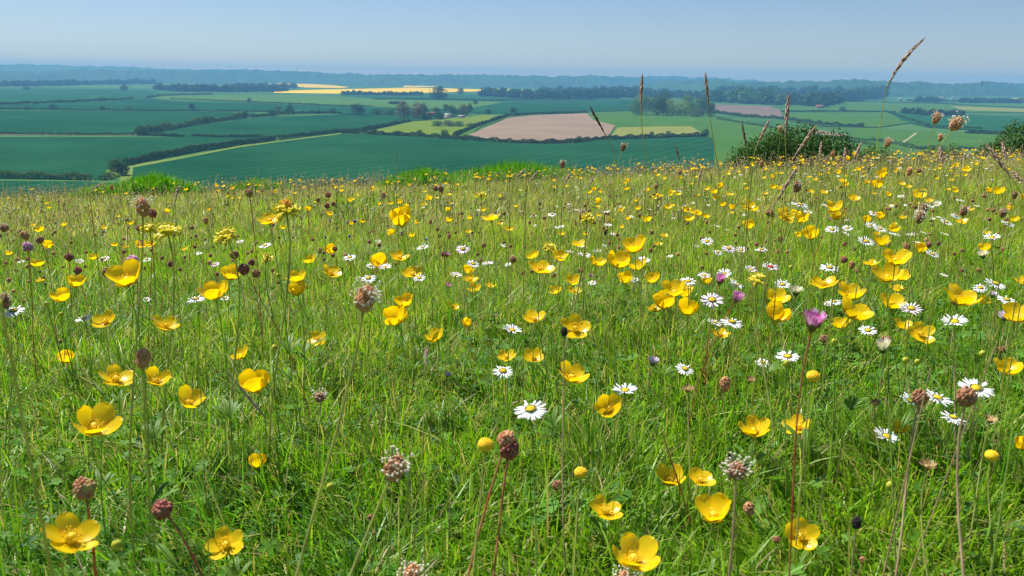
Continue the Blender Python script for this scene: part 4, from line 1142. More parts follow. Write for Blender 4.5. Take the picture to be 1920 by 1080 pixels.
DAI = [
(995,768,66,'w',"large white daisy with one petal hanging down, alone over clear grass",(1005,900)),
(960,620,40,'w',"white daisy above the torn petalled buttercup"),(943,696,42,'w',"white daisy low beside the smooth bowl buttercup"),
(998,592,14,'w',None),(1172,733,50,'w',"white daisy standing on top of a round buttercup"),
(1284,692,38,'w',"white daisy below the low buttercup under the daisy cluster"),
(26,583,42,'w',"lilac white daisy at the edge with fine petals"),(157,598,32,'w',"thin edge on white daisy beside the dish shaped buttercup"),
(149,491,18,'w',None),(196,485,20,'w',None),(275,487,18,'w',None),(40,491,14,'w',None),(450,453,16,'w',None),(497,461,26,'w',None),(367,561,34,'w',"white daisy behind the saucer buttercup"),(403,496,20,'p',None),(422,559,18,'w',None),(275,562,18,'w',None),(370,475,14,'w',None),
(656,483,26,'w',None),(709,453,14,'w',None),(691,522,32,'w',"white daisy above the blurred white plantain head"),(793,464,26,'w',None),(868,467,29,'p',"round open daisy facing out under a tiny buttercup"),(887,495,27,'w',None),(855,517,25,'w',None),(915,495,24,'p',None),(695,499,20,'w',None),(722,502,28,'w',None),(786,522,28,'w',"white daisy under the open buttercup"),
(1035,402,17,'w',None),(1140,423,18,'w',None),(1004,424,12,'w',None),(998,405,12,'w',None),(1162,388,10,'w',None),(1096,477,27,'w',None),(1120,471,18,'w',None),(1068,473,16,'p',None),(1208,487,26,'w',None),(1190,525,20,'w',None),(1283,385,8,'w',None),
(1326,453,26,'w',None),(1366,466,28,'p',None),(1390,469,22,'p',None),(1428,468,26,'w',None),(1345,473,20,'w',None),(1305,461,14,'w',None),(1320,517,26,'w',None),(1358,514,30,'w',"white daisy just above the magenta closed daisy"),(1283,527,24,'w',None),(1290,528,32,'w',None),
(1335,563,46,'p',"pink flushed daisy tilting beside the second magenta daisy"),(1380,535,30,'w',None),(1372,604,44,'w',"large white daisy over the buttercup under the daisy cluster"),(1340,605,30,'w',None),(1375,525,18,'w',None),(1408,506,26,'p',None),
(1555,502,38,'w',"bright white daisy above the big yellow cup",),(1467,534,32,'w',None),(1493,546,30,'c',"half open creamy daisy beside the big yellow cup"),
(1560,431,28,'w',None),(1589,428,22,'w',None),(1585,439,18,'w',None),(1624,453,34,'w',"round white daisy beside the neat golden cup"),(1650,430,26,'w',None),(1632,422,22,'w',None),(1674,440,18,'w',None),(1710,441,20,'w',None),(1500,384,34,'w',None),(1546,386,16,'w',None),(1515,398,18,'w',None),(1637,400,18,'w',None),(1800,377,16,'w',None),(1774,417,26,'w',"white daisy over a small cup between brown heads"),(1792,405,20,'w',None),(1725,397,22,'w',None),(1742,388,20,'w',None),(1758,382,16,'w',None),(1689,368,14,'w',None),
(1860,446,32,'w',"clear round white daisy above a shallow small buttercup"),(1843,478,22,'c',None),(1890,419,26,'w',None),(1748,477,28,'w',None),(1747,412,14,'c',None),(1845,411,10,'p',None),
(1790,604,48,'w',"white daisy crossed by the stems below the wide bowl buttercup"),(1866,532,40,'w',"large white daisy over the closed pink daisies"),(1838,540,28,'w',None),(1887,562,36,'w',"flat white daisy between two closed pink daisies"),
(1627,620,36,'w',"white daisy under the smooth largest bowl, petals short"),(1708,579,44,'p',"pinkish daisy peeping out behind the open cup buttercup"),(1564,566,28,'w',None),(1552,570,22,'w',None),
(1477,669,46,'w',"white daisy with a yellow bud hanging below it",),(1430,680,30,'w',None),
(1830,729,66,'w',"large white daisy behind the thick brown plantain head",),(1757,747,58,'w',"large white daisy between two brown plantain heads"),(1708,752,44,'w',"white daisy behind the slimmer brown plantain head"),(1787,783,48,'w',"white daisy lowest under the pair of brown plantain heads"),(1661,819,48,'w',"white daisy beside the hidden buttercup"),
(1350,525,28,'m',"vivid magenta closed daisy tilted over the white cluster"),(1381,560,30,'m',"second magenta daisy, fluffy, lower than the vivid one"),(1525,605,56,'m',"big magenta and white daisy seen from the side on a thick reddish stem",(1525,700)),
(1655,652,36,'c',"cream cup daisy with a brown shrivelled head behind it"),(1225,678,26,'k',"pale pink tufted closed daisy alone above the grass"),(838,478,13,'m',"tiny magenta daisy bud beside a dark burnet head"),(841,536,15,'m',"dark pink daisy bud in front of a small white daisy"),
(1862,552,20,'k',"closed pink daisy hanging behind the large white daisy"),(1883,594,26,'k',"closed pink striped daisy beside an orange spent disc"),(1107,517,11,'m',"dark closed daisy bud beside brown heads"),(1445,501,34,'r',"red centred daisy with dropping petals"),(840,703,16,'k',"small cream pink daisy bud deep in the grass"),(1557,412,8,'m',None),(983,401,8,'k',None),(1360,432,10,'c',"white closed daisy bud alone on a thin stem"),
]
for row in DAI:
    x, y, w, k, lab, foot = upk(row, 6)
    daisy(x, y, w, k, lab, foot)

HEADS = [
(955,843,37,'d',"dark red raspberry like burnet head on a bright red stem",(895,1160),10,None),
(950,825,34,'r',"rough orange brown head right behind the dark red burnet",(860,1160),12,None),
(158,916,38,'g',"round red burnet head above the big cupped buttercup",(160,1000),0,None),
(305,955,36,'d',"dull pink burnet head on a slanting dark stem",(385,1060),-30,None),
(286,400,17,'d',"dark burnet head on the tallest straight red stem",(278,590),5,None),
(46,442,18,'g',"brownish burnet head on a red stem at the meadow side",(60,540),-5,None),(75,450,15,'R',None,(100,550),-15,None),(129,482,16,'d',"maroon burnet head, knobbly, near the first white daisies",None,0,None),(146,507,16,'d',"fuller maroon burnet head below the other maroon one",None,0,None),
(320,495,13,'d',None,(300,580),15,None),(457,505,22,'d',"largest of the dark burnet heads beside the open buttercup",(520,590),-30,None),(472,492,14,'d',None,None,0,None),(480,513,16,'b',None,None,10,None),(440,478,18,'b',None,None,-10,None),
(467,362,17,'g',"burnet head with a pale cap on a tall red stem above the meadow edge",(483,500),-5,None),
(615,366,12,'d',"top head of a three headed brown rush",None,0,None),(613,386,11,'d',None,None,-5,None),(625,382,9,'d',None,None,20,None),(596,375,9,'b',None,None,0,None),(386,414,11,'o',None,None,0,None),(360,427,9,'b',None,None,0,None),
(52,500,8,'b',None,None,0,None),(197,510,14,'o',None,None,20,None),(267,455,10,'d',None,None,0,None),(628,467,11,'d',None,None,0,None),(832,476,11,'d',"red burnet head touching the tiny magenta bud",None,0,None),(907,460,10,'b',None,None,20,None),(901,489,10,'b',None,None,0,None),(962,487,14,'b',None,None,0,None),(1037,516,11,'b',None,None,0,None),(1089,507,12,'b',None,None,0,None),(958,461,7,'s',None,None,0,None),(842,443,9,'o',None,None,0,None),(824,443,8,'b',None,None,0,None),(820,430,8,'b',None,None,0,None),(807,416,8,'o',None,None,0,None),(817,353,12,'b',None,None,0,None),
(827,354,11,'p',"small dark plantain head with a white ring, alone on a tall stem",(830,450),0,0),
(1506,825,24,'b',"brown rough head at the base of the leaning buttercup",(1510,900),0,None),(1404,955,24,'o',"small orange brown head low in the grass by the deep cup",None,0,None),(1606,980,21,'k',"blackish brown round head low in the turf",(1600,1050),0,None),(1456,1012,16,'b',None,None,0,None),(1619,1050,15,'b',None,None,0,None),
(1583,487,15,'R',"brown burnet head on a straight red stem beside the stacked pair",(1580,560),0,None),(1608,508,11,'b',None,None,0,None),(1597,497,13,'o',"orange yellow spent head beside a brown burnet",None,0,None),(1742,458,12,'R',None,(1732,560),8,None),(1700,462,14,'b',None,None,0,None),
(1876,656,17,'d',"small dark brown burnet head near the edge over the shallow bowl",(1876,720),0,None),(696,970,14,'b',None,None,0,None),(1463,449,11,'p',None,None,-20,None),(1461,472,11,'b',None,None,0,None),(1361,490,10,'b',None,None,0,None),
(1548,566,24,'b',"brown head beside pink daisy petals",None,0,None) if False else (1545,636,18,'b',None,None,0,None),
(1058,622,15,'k',"small black plantain head in front of the flat faced buttercup",(1062,790),0,None),
(685,560,38,'o',"blurred plantain head ringed with white stamens over the grass",(600,800),14,1),
(740,878,38,'o',"blurred orange plantain head low in front on a thick pale stem",(600,1120),18,1),
(268,388,26,'o',"fluffy plantain head bursting with cream anthers above the vetch",(265,600),0,2),(262,428,15,'b',"brown lower head on the fluffy plantain's stem",(265,600),10,None),
(1793,232,24,'o',"tilted tall plantain head with white anthers high over the vale",(1740,400),38,1),(1756,222,17,'o',"tall plantain head with white anthers next to the tilted one",(1720,330),10,0),(1763,258,11,'o',"lowest plantain head of the tall group against the vale",(1735,340),8,0),
(1665,268,14,'o',"short plantain head with white anthers in front of the chalk track",(1650,330),14,0),(1169,276,12,'p',"slim plantain head with white cap over the great teal field",(1120,420),12,0),(1055,308,11,'p',"slim plantain head leaning over the grass crest",(1045,380),12,0),
(1463,242,10,'o',"small orange plantain head caught on the pale seed stem",(1440,320),-8,0),
(1725,745,28,'b',"slimmer brown plantain head in front of the white daisies on a long purplish stem",(1672,1024),8,None),(1812,745,36,'b',"thick brown plantain head between two large white daisies",(1800,940),0,None),
(1795,564,24,'b',"crumbly brown head resting on the wide bowl buttercup",(1790,700),0,None),
(1380,884,34,'b',"dry umbrella like head spraying white anthers beside the paired buttercups",(1365,940),0,2),
(773,1082,34,'o',"blurred pale head at the very bottom of the view",(760,1140),0,2),(1172,1092,32,'o',"pale spent head under the largest near buttercup",(1180,1140),0,2),
(1732,392,16,'p',"brown plantain head wreathed by white anthers among daisies",None,0,1),(1807,396,15,'p',"first of two brown cone heads among the daisies near the edge",(1795,560),5,0),(1881,400,14,'p',"second brown cone head among the daisies nearest the edge",(1860,560),5,0),(1725,408,18,'p',"twisted brown head with white beads",(1690,470),10,1),(1715,388,10,'b',None,None,0,None),(1902,366,12,'p',None,None,0,None),(1495,350,16,'p',"cream crowned head on a bent mauve stem",(1520,430),-12,0),(1493,356,10,'b',None,None,0,None),
(8,428,16,'b',"brown head at the very edge of the meadow",None,0,0),(10,565,22,'p',"grey furry head at the very edge on a pale thick stem",(18,720),0,0),
(1443,399,16,'R',"reddish ragged head where two red stems join",(1402,560),10,None),(1448,403,12,'r',None,(1435,520),0,None),
(1723,320,10,'b',None,None,0,None),(1705,322,12,'o',None,None,0,None),(1562,289,10,'o',None,None,0,None),(1428,308,11,'o',"round orange brown head on the crest in front of the dark bushes",None,0,None),(1275,323,9,'o',None,None,0,None),(1230,350,9,'o',None,None,0,None),(719,366,10,'o',None,None,0,None),(866,400,7,'b',None,None,0,None),(841,436,6,'b',None,None,0,None),(1222,436,9,'b',None,None,0,None),(1143,455,7,'s',None,None,0,None),(1135,437,6,'k',None,None,0,None),(209,352,8,'o',"small brown head poking up before the low tussock",None,0,None),
(1092,403,14,'p',"brown plantain head behind the frilly yellow flower",(1070,560),8,0),
(115,640,10,'b',None,None,0,None),(268,672,28,'o',"crumpled orange dead flower head above the tilted buttercup",(265,720),10,None),(1045,910,22,'b',"shrivelled brown flower head beside the thin green stem",(1000,960),25,None),(1660,640,22,'b',"shrivelled brown head behind the cream cup daisy",None,0,None),(1360,720,24,'o',"round orange spent head deep in the daisy side of the grass",(1362,780),0,None),(600,745,22,'b',"washed out pink brown head with white beads",(590,830),0,2),(1645,755,10,'b',None,None,0,None),(700,1000,8,'b',None,None,0,None),
]
for x, y, w, k, lab, foot, ts, st in HEADS:
    head(x, y, w, k, lab, foot, ts=ts, st=st)

# yellow vetch clusters, clover, buds, spent discs, blue milkwort
def cluster_flower(px, py, w, v, mat, label, foot=None, real=.03, ts=0, tc=20, top=False):
    t, r, q, s = plant("kidney_vetch", "vetch", label, px, py, w, real, M_STEMO, tc, ts, .05, .30, "yellow vetch clusters", foot=foot, zoff=.1, stem_r=.001)
    new_obj("florets", VT[v], mat, t, r, q, s)
    if top: new_obj("floret_tips", HS[0], M_VETO, t, r + Vector((0, 0, s * .34)), q, s * .36)
cluster_flower(315,438,50,0,M_VET,"pale yellow vetch cluster with striped petals behind the tall red stem",(312,600))
cluster_flower(280,432,36,1,M_VET,"narrow pale vetch cluster beside the fluffy plantain",(285,600))
cluster_flower(425,446,46,2,M_VET,"yellow vetch cluster leaning sideways in open grass",(430,560),ts=-20)
cluster_flower(537,398,52,2,M_VET,"large orange topped vetch cluster behind a cup buttercup",(525,520),top=True)
cluster_flower(500,488,30,1,M_VET,"drooping pale vetch cluster near stacked buttercups",(515,560),ts=25)
cluster_flower(1101,412,30,2,M_VET,"frilly yellow flower with a green crown and hanging petals",(1050,600),real=.02)
cluster_flower(1029,466,26,2,M_VET,"frilly deep yellow flower beside the flat open buttercup",None,real=.018)
cluster_flower(1420,526,34,0,M_VET,"spidery yellow green flower without petals among daisies",(1440,640),real=.02)
cluster_flower(1478,408,26,1,M_VET,"greenish frilly flower beside the round open buttercup",None,real=.018)
cluster_flower(903,367,18,2,M_VET,"small yellow vetch cluster far up the meadow",None,real=.02)
for (x, y, w, lab) in [(248,492,20,"single purple clover head behind the broad buttercup"), (52,463,14,"faint pink clover head far at the meadow side")]:
    t, r, q, s = plant("clover", "clover", lab, x, y, w, .014, M_STEM, 5, 0, .03, .2, None, zoff=0)
    new_obj("florets", HS[1], M_PURP, t, r, q, s * 1.25)
for (x, y, w, lab, foot) in [(910,832,33,"smooth yellow dome disc without petals on a green stem",(895,1000)), (1860,853,27,"yellow dome disc without petals near the edge",(1850,960)), (1089,885,28,"spent daisy with yellow core and curling brown scales",(1070,1070)), (1525,704,28,"cream and yellow spent daisy under the big magenta one",(1520,760)), (550,1,1,None,None)]:
    if lab is None: continue
    t, r, q, s = plant("spent_daisy", "spent daisy", lab, x, y, w, .011, M_STEMO, 8, 0, .03, .25, "petalless daisy discs", foot=foot, zoff=.1)
    new_obj("disc", disc_mesh(.42, .34, 90), M_DISC, t, r, q, s * 1.05); new_obj("involucre", cup_mesh(.34, .3), M_INVB if 'spent' in lab else M_INV, t, r, q, s)
for (x, y, w, lab, foot) in [(1740,873,36,"open straw coloured empty calyx low near the daisies",(1745,960)),(1642,755,24,"small pointed dry calyx on a green stem",(1650,860)),(1857,787,30,"dry star shaped calyx near the edge",(1830,870)),(1290,730,26,"dry pale calyx below the daisy near the stems",(1290,800)),(1407,712,22,"brown dry calyx among bare green stems",(1400,780)),(1705,382,14,"pale empty calyx among small daisies",None),(550,565,12,"tiny dark calyx with a yellow centre",None)]:
    t, r, q, s = plant("dry_calyx", "seed head", lab, x, y, w, .013, M_STEMO, 8, 0, .03, .22, "dry empty flower heads", foot=foot, zoff=.1)
    new_obj("calyx", random.choice(CALX), leafy("straw_calyx", (.45, .34, .14), trans=.2, rough=.6, c2=(.25, .15, .05), nscale=4) if "M_CAL" not in globals() else M_CAL, t, r, q, s)
for (x, y, w, lab, foot) in [(220,1025,26,"green yellow flower bud beside the big cupped buttercup",None),(515,654,16,"round green bud on a hairy stem over dark grass",None),(1668,912,19,"yellow green bud alone under the hidden buttercup",None),(88,572,13,"small green bud above the yellow saucer",None),(1565,643,17,"green bud between the magenta daisy and cream daisy",None),(1698,678,17,"fat green bud on the slope under the flat buttercup",None),(1720,680,14,"second green bud beside the fat one",None),(340,935,12,"tiny pale yellow bud deep in low leaves",None),(620,915,20,"green bud low beside the thick blurred stem",None),(1842,665,16,"green yellow bud in front of the edge stems",None),(1150,596,13,"small green bud beside the tiny daisy",None),(523,518,12,"round olive bud beside the stacked pair",None),(1251,477,8,"tiny yellow bud over open grass",None),(1483,503,11,"yellow bud topped with white petals",None),(1475,683,17,"yellow bud hanging under a white daisy",None),(115,591,12,"golden bud below the yellow saucer",None)]:
    t, r, q, s = plant("flower_bud", "flower bud", lab, x, y, w, .008, M_STEM, 5, random.uniform(-15, 15), .02, .25, "unopened flower buds", foot=foot, zoff=0)
    new_obj("bud", BUDM, M_BUD, t, r, q, s * 1.1)
for i, (x, y, w) in enumerate([(652,417,7),(665,415,9),(610,445,6),(655,443,7),(753,436,6),(761,427,5),(895,403,6),(618,414,5),(1149,410,5),(799,449,6)]):
    t, r, q, s = plant("milkwort", "milkwort", "tiny blue milkwort flower dotted in the open mid meadow grass", x, y, w * .62, .005, M_STEM, 5, 0, .03, .2, "tiny blue milkwort flowers", zoff=0)
    new_obj("petals_head", HS[2], M_BLUE, t, r, q, s); 
# ------------------------------------------------------------------ tall grasses with seed heads
def grass_head(tip, base, foot, wpx, mat, label, dist, awn=True, n=26, bend=0.0, name="tall_grass", lean_y=0.0):
    wpx *= .8
    """spike between two photo points, stalk on to its foot; dist = range of the spike in metres"""
    A = CAM + ray(*tip) * dist * 1.01; Bp = CAM + ray(*base) * dist
    d2 = ray(*foot); F = CAM + d2 * dist * 1.0
    # run the stalk on downwards until it meets the turf
    dirn = F - Bp; F2 = F.copy(); k = 0
    F2 = Vector((F.x, F.y, gz(F.x, F.y)))
    if F.z > F2.z:
        F2 = Vector((F.x + dirn.x * .3, F.y, 0)); F2.z = gz(F2.x, F2.y) - .003
        pts = bez(F2, F2 + (F - F2) * .5 + Vector((0, 0, .0)), F - dirn * .15, Bp, 14)
        pts = np.concatenate([bez(F2, F2 * .5 + F * .5, F - dirn * .25, F, 8)[:-1], bez(F, F - dirn * .3, Bp + dirn * .3, Bp, 8)])
    else:
        pts = bez(F2, F2 * .6 + Bp * .4, Bp + dirn * .25, Bp, 14)
    F2 = Vector(pts[0])
    t = tag(new_obj(name, None, loc=F2), label, "tall grass", "tall grasses gone to seed")
    o = np.array(F2)
    sp = np.array(bez(Bp, Bp + (A - Bp) * .33 + Vector((bend, 0, 0)), Bp + (A - Bp) * .7 + Vector((bend, 0, 0)), A, 12))
    V, Q = tube(np.concatenate([pts, sp[1:]]) - o, np.linspace(.0006, .00028, len(pts) + 11) * (dist / .9), 5)
    new_obj("stem", np_mesh("stem", V, Q, smooth=True), M_STEMO, t)
    g = Geo(); L = (A - Bp).length; w = wpx / FPX * dist
    ax = np.array((A - Bp).normalized())
    for k in range(n):
        f = (k + .5) / n; i = f * 11; p = sp[int(i)] * (1 - i % 1) + sp[min(int(i) + 1, 11)] * (i % 1) - o
        a = k * 2.4; prp = np.cross(ax, [math.cos(a), math.sin(a), .3]); prp /= np.linalg.norm(prp)
        prof = .35 + .65 * math.sin(math.pi * min(1, (1 - f) * 1.15 + .05)) 
        out = prp * w * .32 * prof; l = L / n * 3.4
        P = [p - ax * l * .2, p + out * .8 + ax * l * .2, p + out * 1.0 + ax * l * .55, p + out * .8 + ax * l]
        V, Q = tube(P, np.array([.1, .22, .17, .02]) * w * prof * 1.1, 5); g.add(V, Q)
        if awn:
            V, Q = tube([P[3], P[3] + ax * l * .8 + prp * w * .25], [w * .012, w * .004], 3); g.add(V, Q)
    new_obj("seed_head", g.mesh("seed_head"), mat, t)
    return t
grass_head((1204,145),(1201,212),(1213,330),9,M_SEEDP,"tall upright pink grass spike in front of the round wood",.95)
grass_head((1323,142),(1330,214),(1350,340),8,M_SEED,"tall brown grass spike at the dark end of the round wood",.95)
grass_head((1729,77),(1660,172),(1622,420),9,M_SEED,"highest grass spike, nodding over, reaching into the sky",.85,bend=-.006,n=34)
grass_head((1478,184),(1472,258),(1476,330),11,M_SEEDP,"pale pink grass spike over the pasture slope",.9)
grass_head((1108,203),(1140,262),(1155,290),7,M_SEEDD,"dark leaning grass spike over the ploughed field",1.0,awn=False)
grass_head((1392,235),(1401,285),(1410,330),7,M_SEEDD,"dark upright grass spike beside the dark bushes",1.0,awn=False)
grass_head((1441,228),(1418,275),(1405,320),8,M_SEED,"brown grass spike leaning away above the dark bushes",1.0)
grass_head((1527,240),(1480,308),(1452,370),9,M_SEED,"leaning brown grass spike crossing the dark bush",.9)
grass_head((1491,320),(1445,395),(1440,470),9,M_SEEDP,"leaning straw grass spike below the dark bushes",.8)
grass_head((1540,268),(1536,300),(1540,350),7,M_SEEDP,"short pale grass spike in front of the largest bush",1.0)
grass_head((1585,280),(1582,312),(1584,360),8,M_SEEDP,"short pink grass spike by the crest buttercups",.95)
grass_head((1614,270),(1600,300),(1588,340),7,M_SEEDP,"short slanting spike right of the dark bush",1.0)
grass_head((1762,278),(1768,315),(1778,380),9,M_SEEDP,"pale twisted grass spike below the tilted plantain",.9)
grass_head((1853,276),(1905,345),(1935,400),10,M_SEED,"brown grass spray leaning in from the edge",.8)
grass_head((1880,270),(1888,310),(1900,380),8,M_SEEDP,"pink grass spike near the edge of the view",.9)
grass_head((1898,322),(1925,350),(1945,400),9,M_SEED,"reddish grass spray cut by the edge",.85)
grass_head((1267,275),(1277,312),(1285,360),5,M_SEEDD,"thin black grass spike over the great teal field",1.1,awn=False)
grass_head((333,352),(328,378),(322,420),6,M_SEEDP,"pale curled grass spike over the tall tussock",1.2)
grass_head((188,345),(168,362),(172,400),4,M_SEEDP,"fine hooked grass spike over the low tussock",1.3)
grass_head((743,290),(743,318),(744,360),3,M_SEEDD,"hair thin dark spike before the great teal field",1.5,awn=False,n=12)
grass_head((983,318),(965,338),(955,380),7,M_SEEDP,"drooping straw spike in front of the widest tussock",1.3)
grass_head((1008,323),(990,345),(985,380),7,M_SEED,"second drooping straw spike in front of the widest tussock",1.3)
grass_head((1070,325),(1056,348),(1053,380),7,M_SEEDP,"third straw spike, right of the slim plantain",1.3)
grass_head((1113,332),(1103,352),(1100,390),6,M_SEEDP,"fourth straw spike further along the crest",1.3)
grass_head((1315,320),(1307,350),(1305,400),7,M_SEED,"brown fuzzy grass spike among distant buttercups",1.2)
grass_head((495,780),(420,690),(365,650),7,M_SEEDP,"fallen dry mauve grass lying across the green turf",.62,awn=False)
grass_head((800,655),(797,690),(792,860),9,M_SEEDP,"broad dry blade standing under the leaning cup buttercup",.50,awn=False,n=10)
grass_head((1765,700),(1700,735),(1690,760),5,M_SEED,"dry mauve stalk arching towards the white daisies",.62,awn=False) if False else None

# bare leaning stems and long green culms of the nearer turf, each a plant of its own
def stalk(p0, p1, rpx, mat, label, dist, ctrl=None, name="bare_stalk"):
    A = CAM + ray(*p0) * dist; Bf = run_down(A, p1, dist)
    Bf = Vector((Bf.x, Bf.y, gz(Bf.x, Bf.y) - .003))
    c = CAM + ray(*(ctrl or ((p0[0] + p1[0]) / 2, (p0[1] + p1[1]) / 2))) * dist if ctrl else (A + Bf) / 2
    pts = bez(Bf, Bf * .4 + c * .6, c * .6 + A * .4, A, 12)
    r = rpx / FPX * dist / 2
    V, Q = tube(pts - np.array(Bf), np.linspace(r * 1.2, r * .7, 12), 6)
    t = tag(new_obj(name, None, loc=Bf), label, "stalk", "bare stalks in the turf")
    new_obj("stem", np_mesh("stem", V, Q, smooth=True), mat, t)
    return t
stalk((0,560),(62,700),6,M_STEMO,"blurred green stem slanting in at the very edge",.45)
stalk((1665,690),(1672,900),3,M_STEM,"thin green stem rising beside the buds",.7)
stalk((1010,540),(1150,690),5,M_STEM,"slanting green stem crossing under the torn buttercup",.6) if False else None
stalk((1900,800),(1850,960),4,M_STEM,"thick arching green stem near the edge",.5)
stalk((1745,690),(1690,780),3,M_STEMB,"mauve forked stalk above the white daisies",.6)
stalk((1870,640),(1745,700),2.5,M_STEMB,"mauve side branch of stalk over the white daisies",.62)
stalk((1240,805),(1335,800),3,M_STEMR,"fine reddish stalk lying over mid green turf",.7)

# ------------------------------------------------------------------ smaller flowers further up the meadow
def scatter_far(n_obj, n_mass, sampler, builder, mass_name, mass_label, tmpl, size, mats_cols):
    pass

def to_px(p):
    v = p - CAM; d = v.dot(fwd)
    return 960 + v.dot(rt) / d * FPX, 540 - v.dot(up) / d * FPX, d

def seed_scatter(n, d0, d1, side, power, reject=None):
    out = []
    while len(out) < n:
        u = rng.uniform(); d = (d0 ** power + (d1 ** power - d0 ** power) * u) ** (1 / power)
        s = rng.uniform(-1, 1)
        if rng.uniform() > side(s, d): continue
        x = d * s * .66; y = d
        if vnoise(x * 1.9 + 3, y * 1.3, 77) < rng.uniform(-.75, .6): continue
        out.append((x, y))
    return sorted(out, key=lambda p: p[1])

def small_plant(name, cat, label, x, y, H, size, stem_mat, pieces, group, tc=10):
    z = gz(x, y); lx = random.uniform(-.2, .2) * H
    t = tag(new_obj(name, None, loc=(x, y, z - .003)), label, cat, group)
    r = Vector((lx, random.uniform(-.1, .1) * H, H))
    sm = SMALL_STEMS[random.randrange(6)]
    q = Vector((lx, r.y, H)).to_track_quat('Z', 'Y')
    o = new_obj("stem", sm, stem_mat, t, (0, 0, 0), q); wst = max(1.0, y * .55)
    o.scale = (wst, wst, r.length)
    q2, _ = head_quat(tc + random.uniform(-8, 8), random.uniform(-18, 18))
    for nm, me, mat, k, dz in pieces: new_obj(nm, me, mat, t, r + Vector((0, 0, dz * size)), q2, size * k)
    return t
SMALL_STEMS = []
for k in range(6):
    b = random.uniform(-.06, .06)
    V, Q = tube(bez((0, 0, 0), (b, b * .5, .3), (b, -b * .3, .7), (0, 0, 1), 5), [.0009, .0008, .0007, .0007, .0006], 4)
    SMALL_STEMS.append(np_mesh("stem", V, Q, smooth=True))

sideR = lambda s, d: np.clip(.42 + .5 * s + (.1 if d > 4 else 0), .10, 1)
n_hand = len([1 for o in OCC if o[2] == 'buttercup'])
WB = []
for f0, f1 in ((8, 55), (16, 75), (10, 66)):
    gw = Geo()
    for k in range(5):
        V, Q = petal_shape(f0, f1, .26); V = V.reshape(9, 7, 3)[::2, ::2].reshape(-1, 3); gw.add(rotz(V, k * 1.2566), grid_faces(5, 4))
    WB.append((np.concatenate(gw.V) * 1.0, np.concatenate(gw.Q)))
pts = seed_scatter(700, 1.9, 9.6, sideR, 1.5)
lab_b = "tiny far buttercup, a yellow dot among straw and brown heads high on the meadow"
lab_b2 = "small plain buttercup scattered in the grass of the upper meadow"
NB = 298 - n_hand
gm = Geo()
for i, (x, y) in enumerate(pts):
    H = random.uniform(.05, .13); s = random.uniform(.019, .027)
    if i < NB:
        b = BC[random.randrange(6)]
        far = y > 3.6
        t = small_plant("buttercup", "buttercup", lab_b if far else lab_b2, x, y, H, s, M_STEM, [("corolla", b['w'], M_BUT, 1, 0), ("stamens", b['st'], M_STAM, 1, 0)] if not far else [("corolla", b['w'], M_BUT, 1, 0)], "tiny buttercups of the far meadow" if far else "small buttercups of the upper meadow")
    else:
        qv = np.array(head_quat(random.uniform(0, 25), random.uniform(-20, 20))[0].to_matrix()); wv, wq = WB[i % len(WB)]; gm.add(wv @ qv.T * s + (x, y, gz(x, y) + H), wq, None, (.97, .66, .004))
        V, Q = tube([(x, y, gz(x, y)), (x + random.uniform(-.01, .01), y, gz(x, y) + H)], [.0015, .0012], 3); gm.add(V, Q, None, (.16, .25, .05))
tag(new_obj("distant_buttercups", gm.mesh("distant_buttercups"), leafy("far_buttercup", None, trans=.45, rough=.4)), "mass of yellow specks, buttercups too far up the meadow to count", "buttercups", kind="stuff")

pts = seed_scatter(130, 1.4, 7.5, lambda s, d: np.clip(.25 + .7 * s, .04, 1), 1.4)
for x, y in pts:
    v = DZ[random.randrange(4)]
    small_plant("daisy", "daisy", "tiny far daisy, a white fleck in the grass of the upper meadow", x, y, random.uniform(.04, .10), random.uniform(.015, .02), M_STEM, [("rays", v['r'], M_DAISY, 1, 0), ("disc", v['d'], M_DISC, 1, 0)], "tiny daisies of the upper meadow")

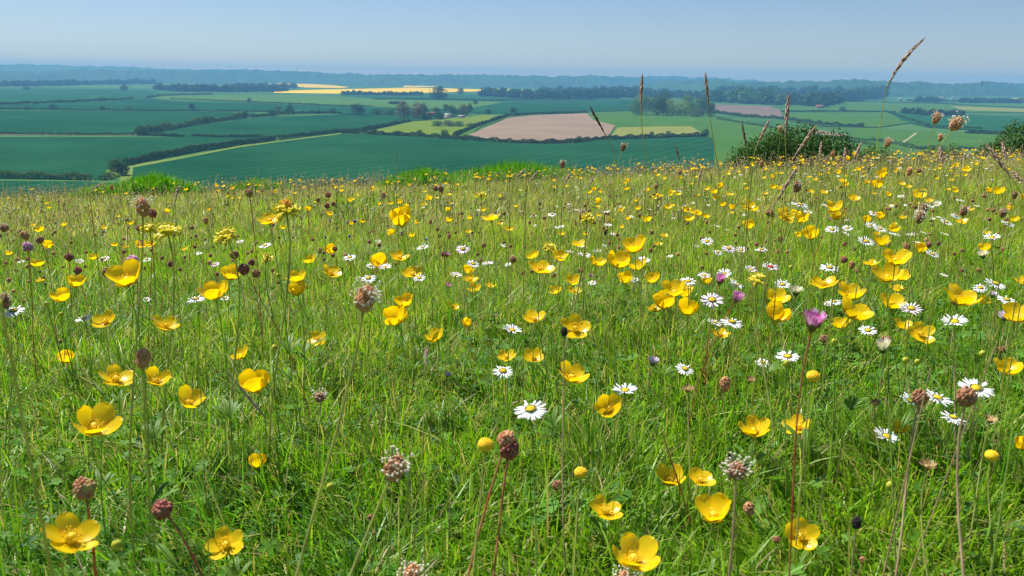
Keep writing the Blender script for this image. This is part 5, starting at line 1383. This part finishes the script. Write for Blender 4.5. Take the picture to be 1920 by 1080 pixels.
n_hand = len([1 for o in OCC if o[2] == 'salad burnet'])
pts = seed_scatter(3800, 1.6, 10.2, lambda s, d: .8, 2.0)
NH = 290 - n_hand
gm = Geo(); cols = [(.34, .17, .09), (.55, .36, .20), (.70, .60, .42), (.20, .09, .06), (.75, .70, .55), (.48, .26, .14)]
for i, (x, y) in enumerate(pts):
    H = random.uniform(.03, .115); s = random.uniform(.006, .0105)
    if i < NH:
        far = y > 2.8; mat = random.choice([M_BURB, M_BURB, M_BURO, M_BURD, M_BURB])
        small_plant("salad_burnet", "salad burnet", "tiny brown seed head on a thin stem, far up the meadow" if far else "small brown burnet head on a thin stem in the middle of the meadow", x, y, H, s, random.choice([M_STEMB, M_STEMR, M_STEMO]), [("head", HS[random.randrange(3)], mat, 1, 0)], "tiny brown heads of the far meadow" if far else "small brown heads of the mid meadow")
    else:
        P = np.array([x, y, gz(x, y) + H]); c = cols[random.randrange(6)]
        for k in range(3):
            gm.add(ICO0[0] * s * .34 * random.uniform(.8, 1.2) * np.array([1, 1, 1.3]) + P + rng.normal(0, s * .28, 3), None, ICO0[1], np.array(c) * random.uniform(.7, 1.3))
        V, Q = tube([(x, y, gz(x, y)), (x + random.uniform(-.012, .012), y, gz(x, y) + H * .6), P], [.0014, .001, .0008], 3); gm.add(V, Q, None, np.array([.28, .22, .10]) * random.uniform(.7, 1.2))
tag(new_obj("distant_seed_heads", gm.mesh("distant_seed_heads"), leafy("far_head", None, trans=.1, rough=.6)), "mass of brown and straw seed heads too far to count", "seed heads", kind="stuff")

# ------------------------------------------------------------------ labels for the flowers that carry none yet
def words_dir(dx, dy):
    a = math.degrees(math.atan2(-dy, dx)) % 360
    return ["right of", "up and right of", "above", "up and left of", "left of", "down and left of", "below", "down and right of"][int((a + 22.5) // 45) % 8]
ORD = ["nearest", "second", "third", "fourth", "fifth", "sixth", "seventh", "eighth", "ninth", "tenth", "eleventh"]
land = [o for o in OCC if o[4].get('label')]
short = {}
def short_of(o):
    return " ".join(o[4]['label'].split()[:9])
used = {}
land = [o for o in land if len(o[4]['label'].split()) <= 12 and (o[3] >= 24 or o[2] not in ('milkwort',))]
land = [o for o in land if o[4].get('label') and o[2] != 'milkwort']
for cat in ('buttercup', 'daisy', 'plantain', 'salad burnet'):
    todo = sorted([o for o in OCC if o[2] == cat and not o[4].get('label')], key=lambda o: -o[3])
    noun = {'buttercup': 'buttercup', 'daisy': 'daisy', 'plantain': 'plantain head', 'salad burnet': 'brown head'}[cat]
    for o in todo:
        best = sorted(land, key=lambda l: math.hypot(l[0] - o[0], (l[1] - o[1]) * 1.3))[:6]
        for l in best:
            d = words_dir(o[0] - l[0], o[1] - l[1]); lw = l[4]['label']
            if ',' in lw: lw = lw.split(',')[0]
            k = used.get((cat, l[4].name, d), 0)
            lab = f"{'small ' if o[3] < 22 else ''}{noun} {'just ' if k == 0 else ORD[min(k, 10)] + ' '}{d} the {lw}"
            if len(lab.split()) <= 16:
                break
        else:
            lab = " ".join(lab.split()[:16])
        used[(cat, l[4].name, d)] = k + 1
        o[4]['label'] = lab
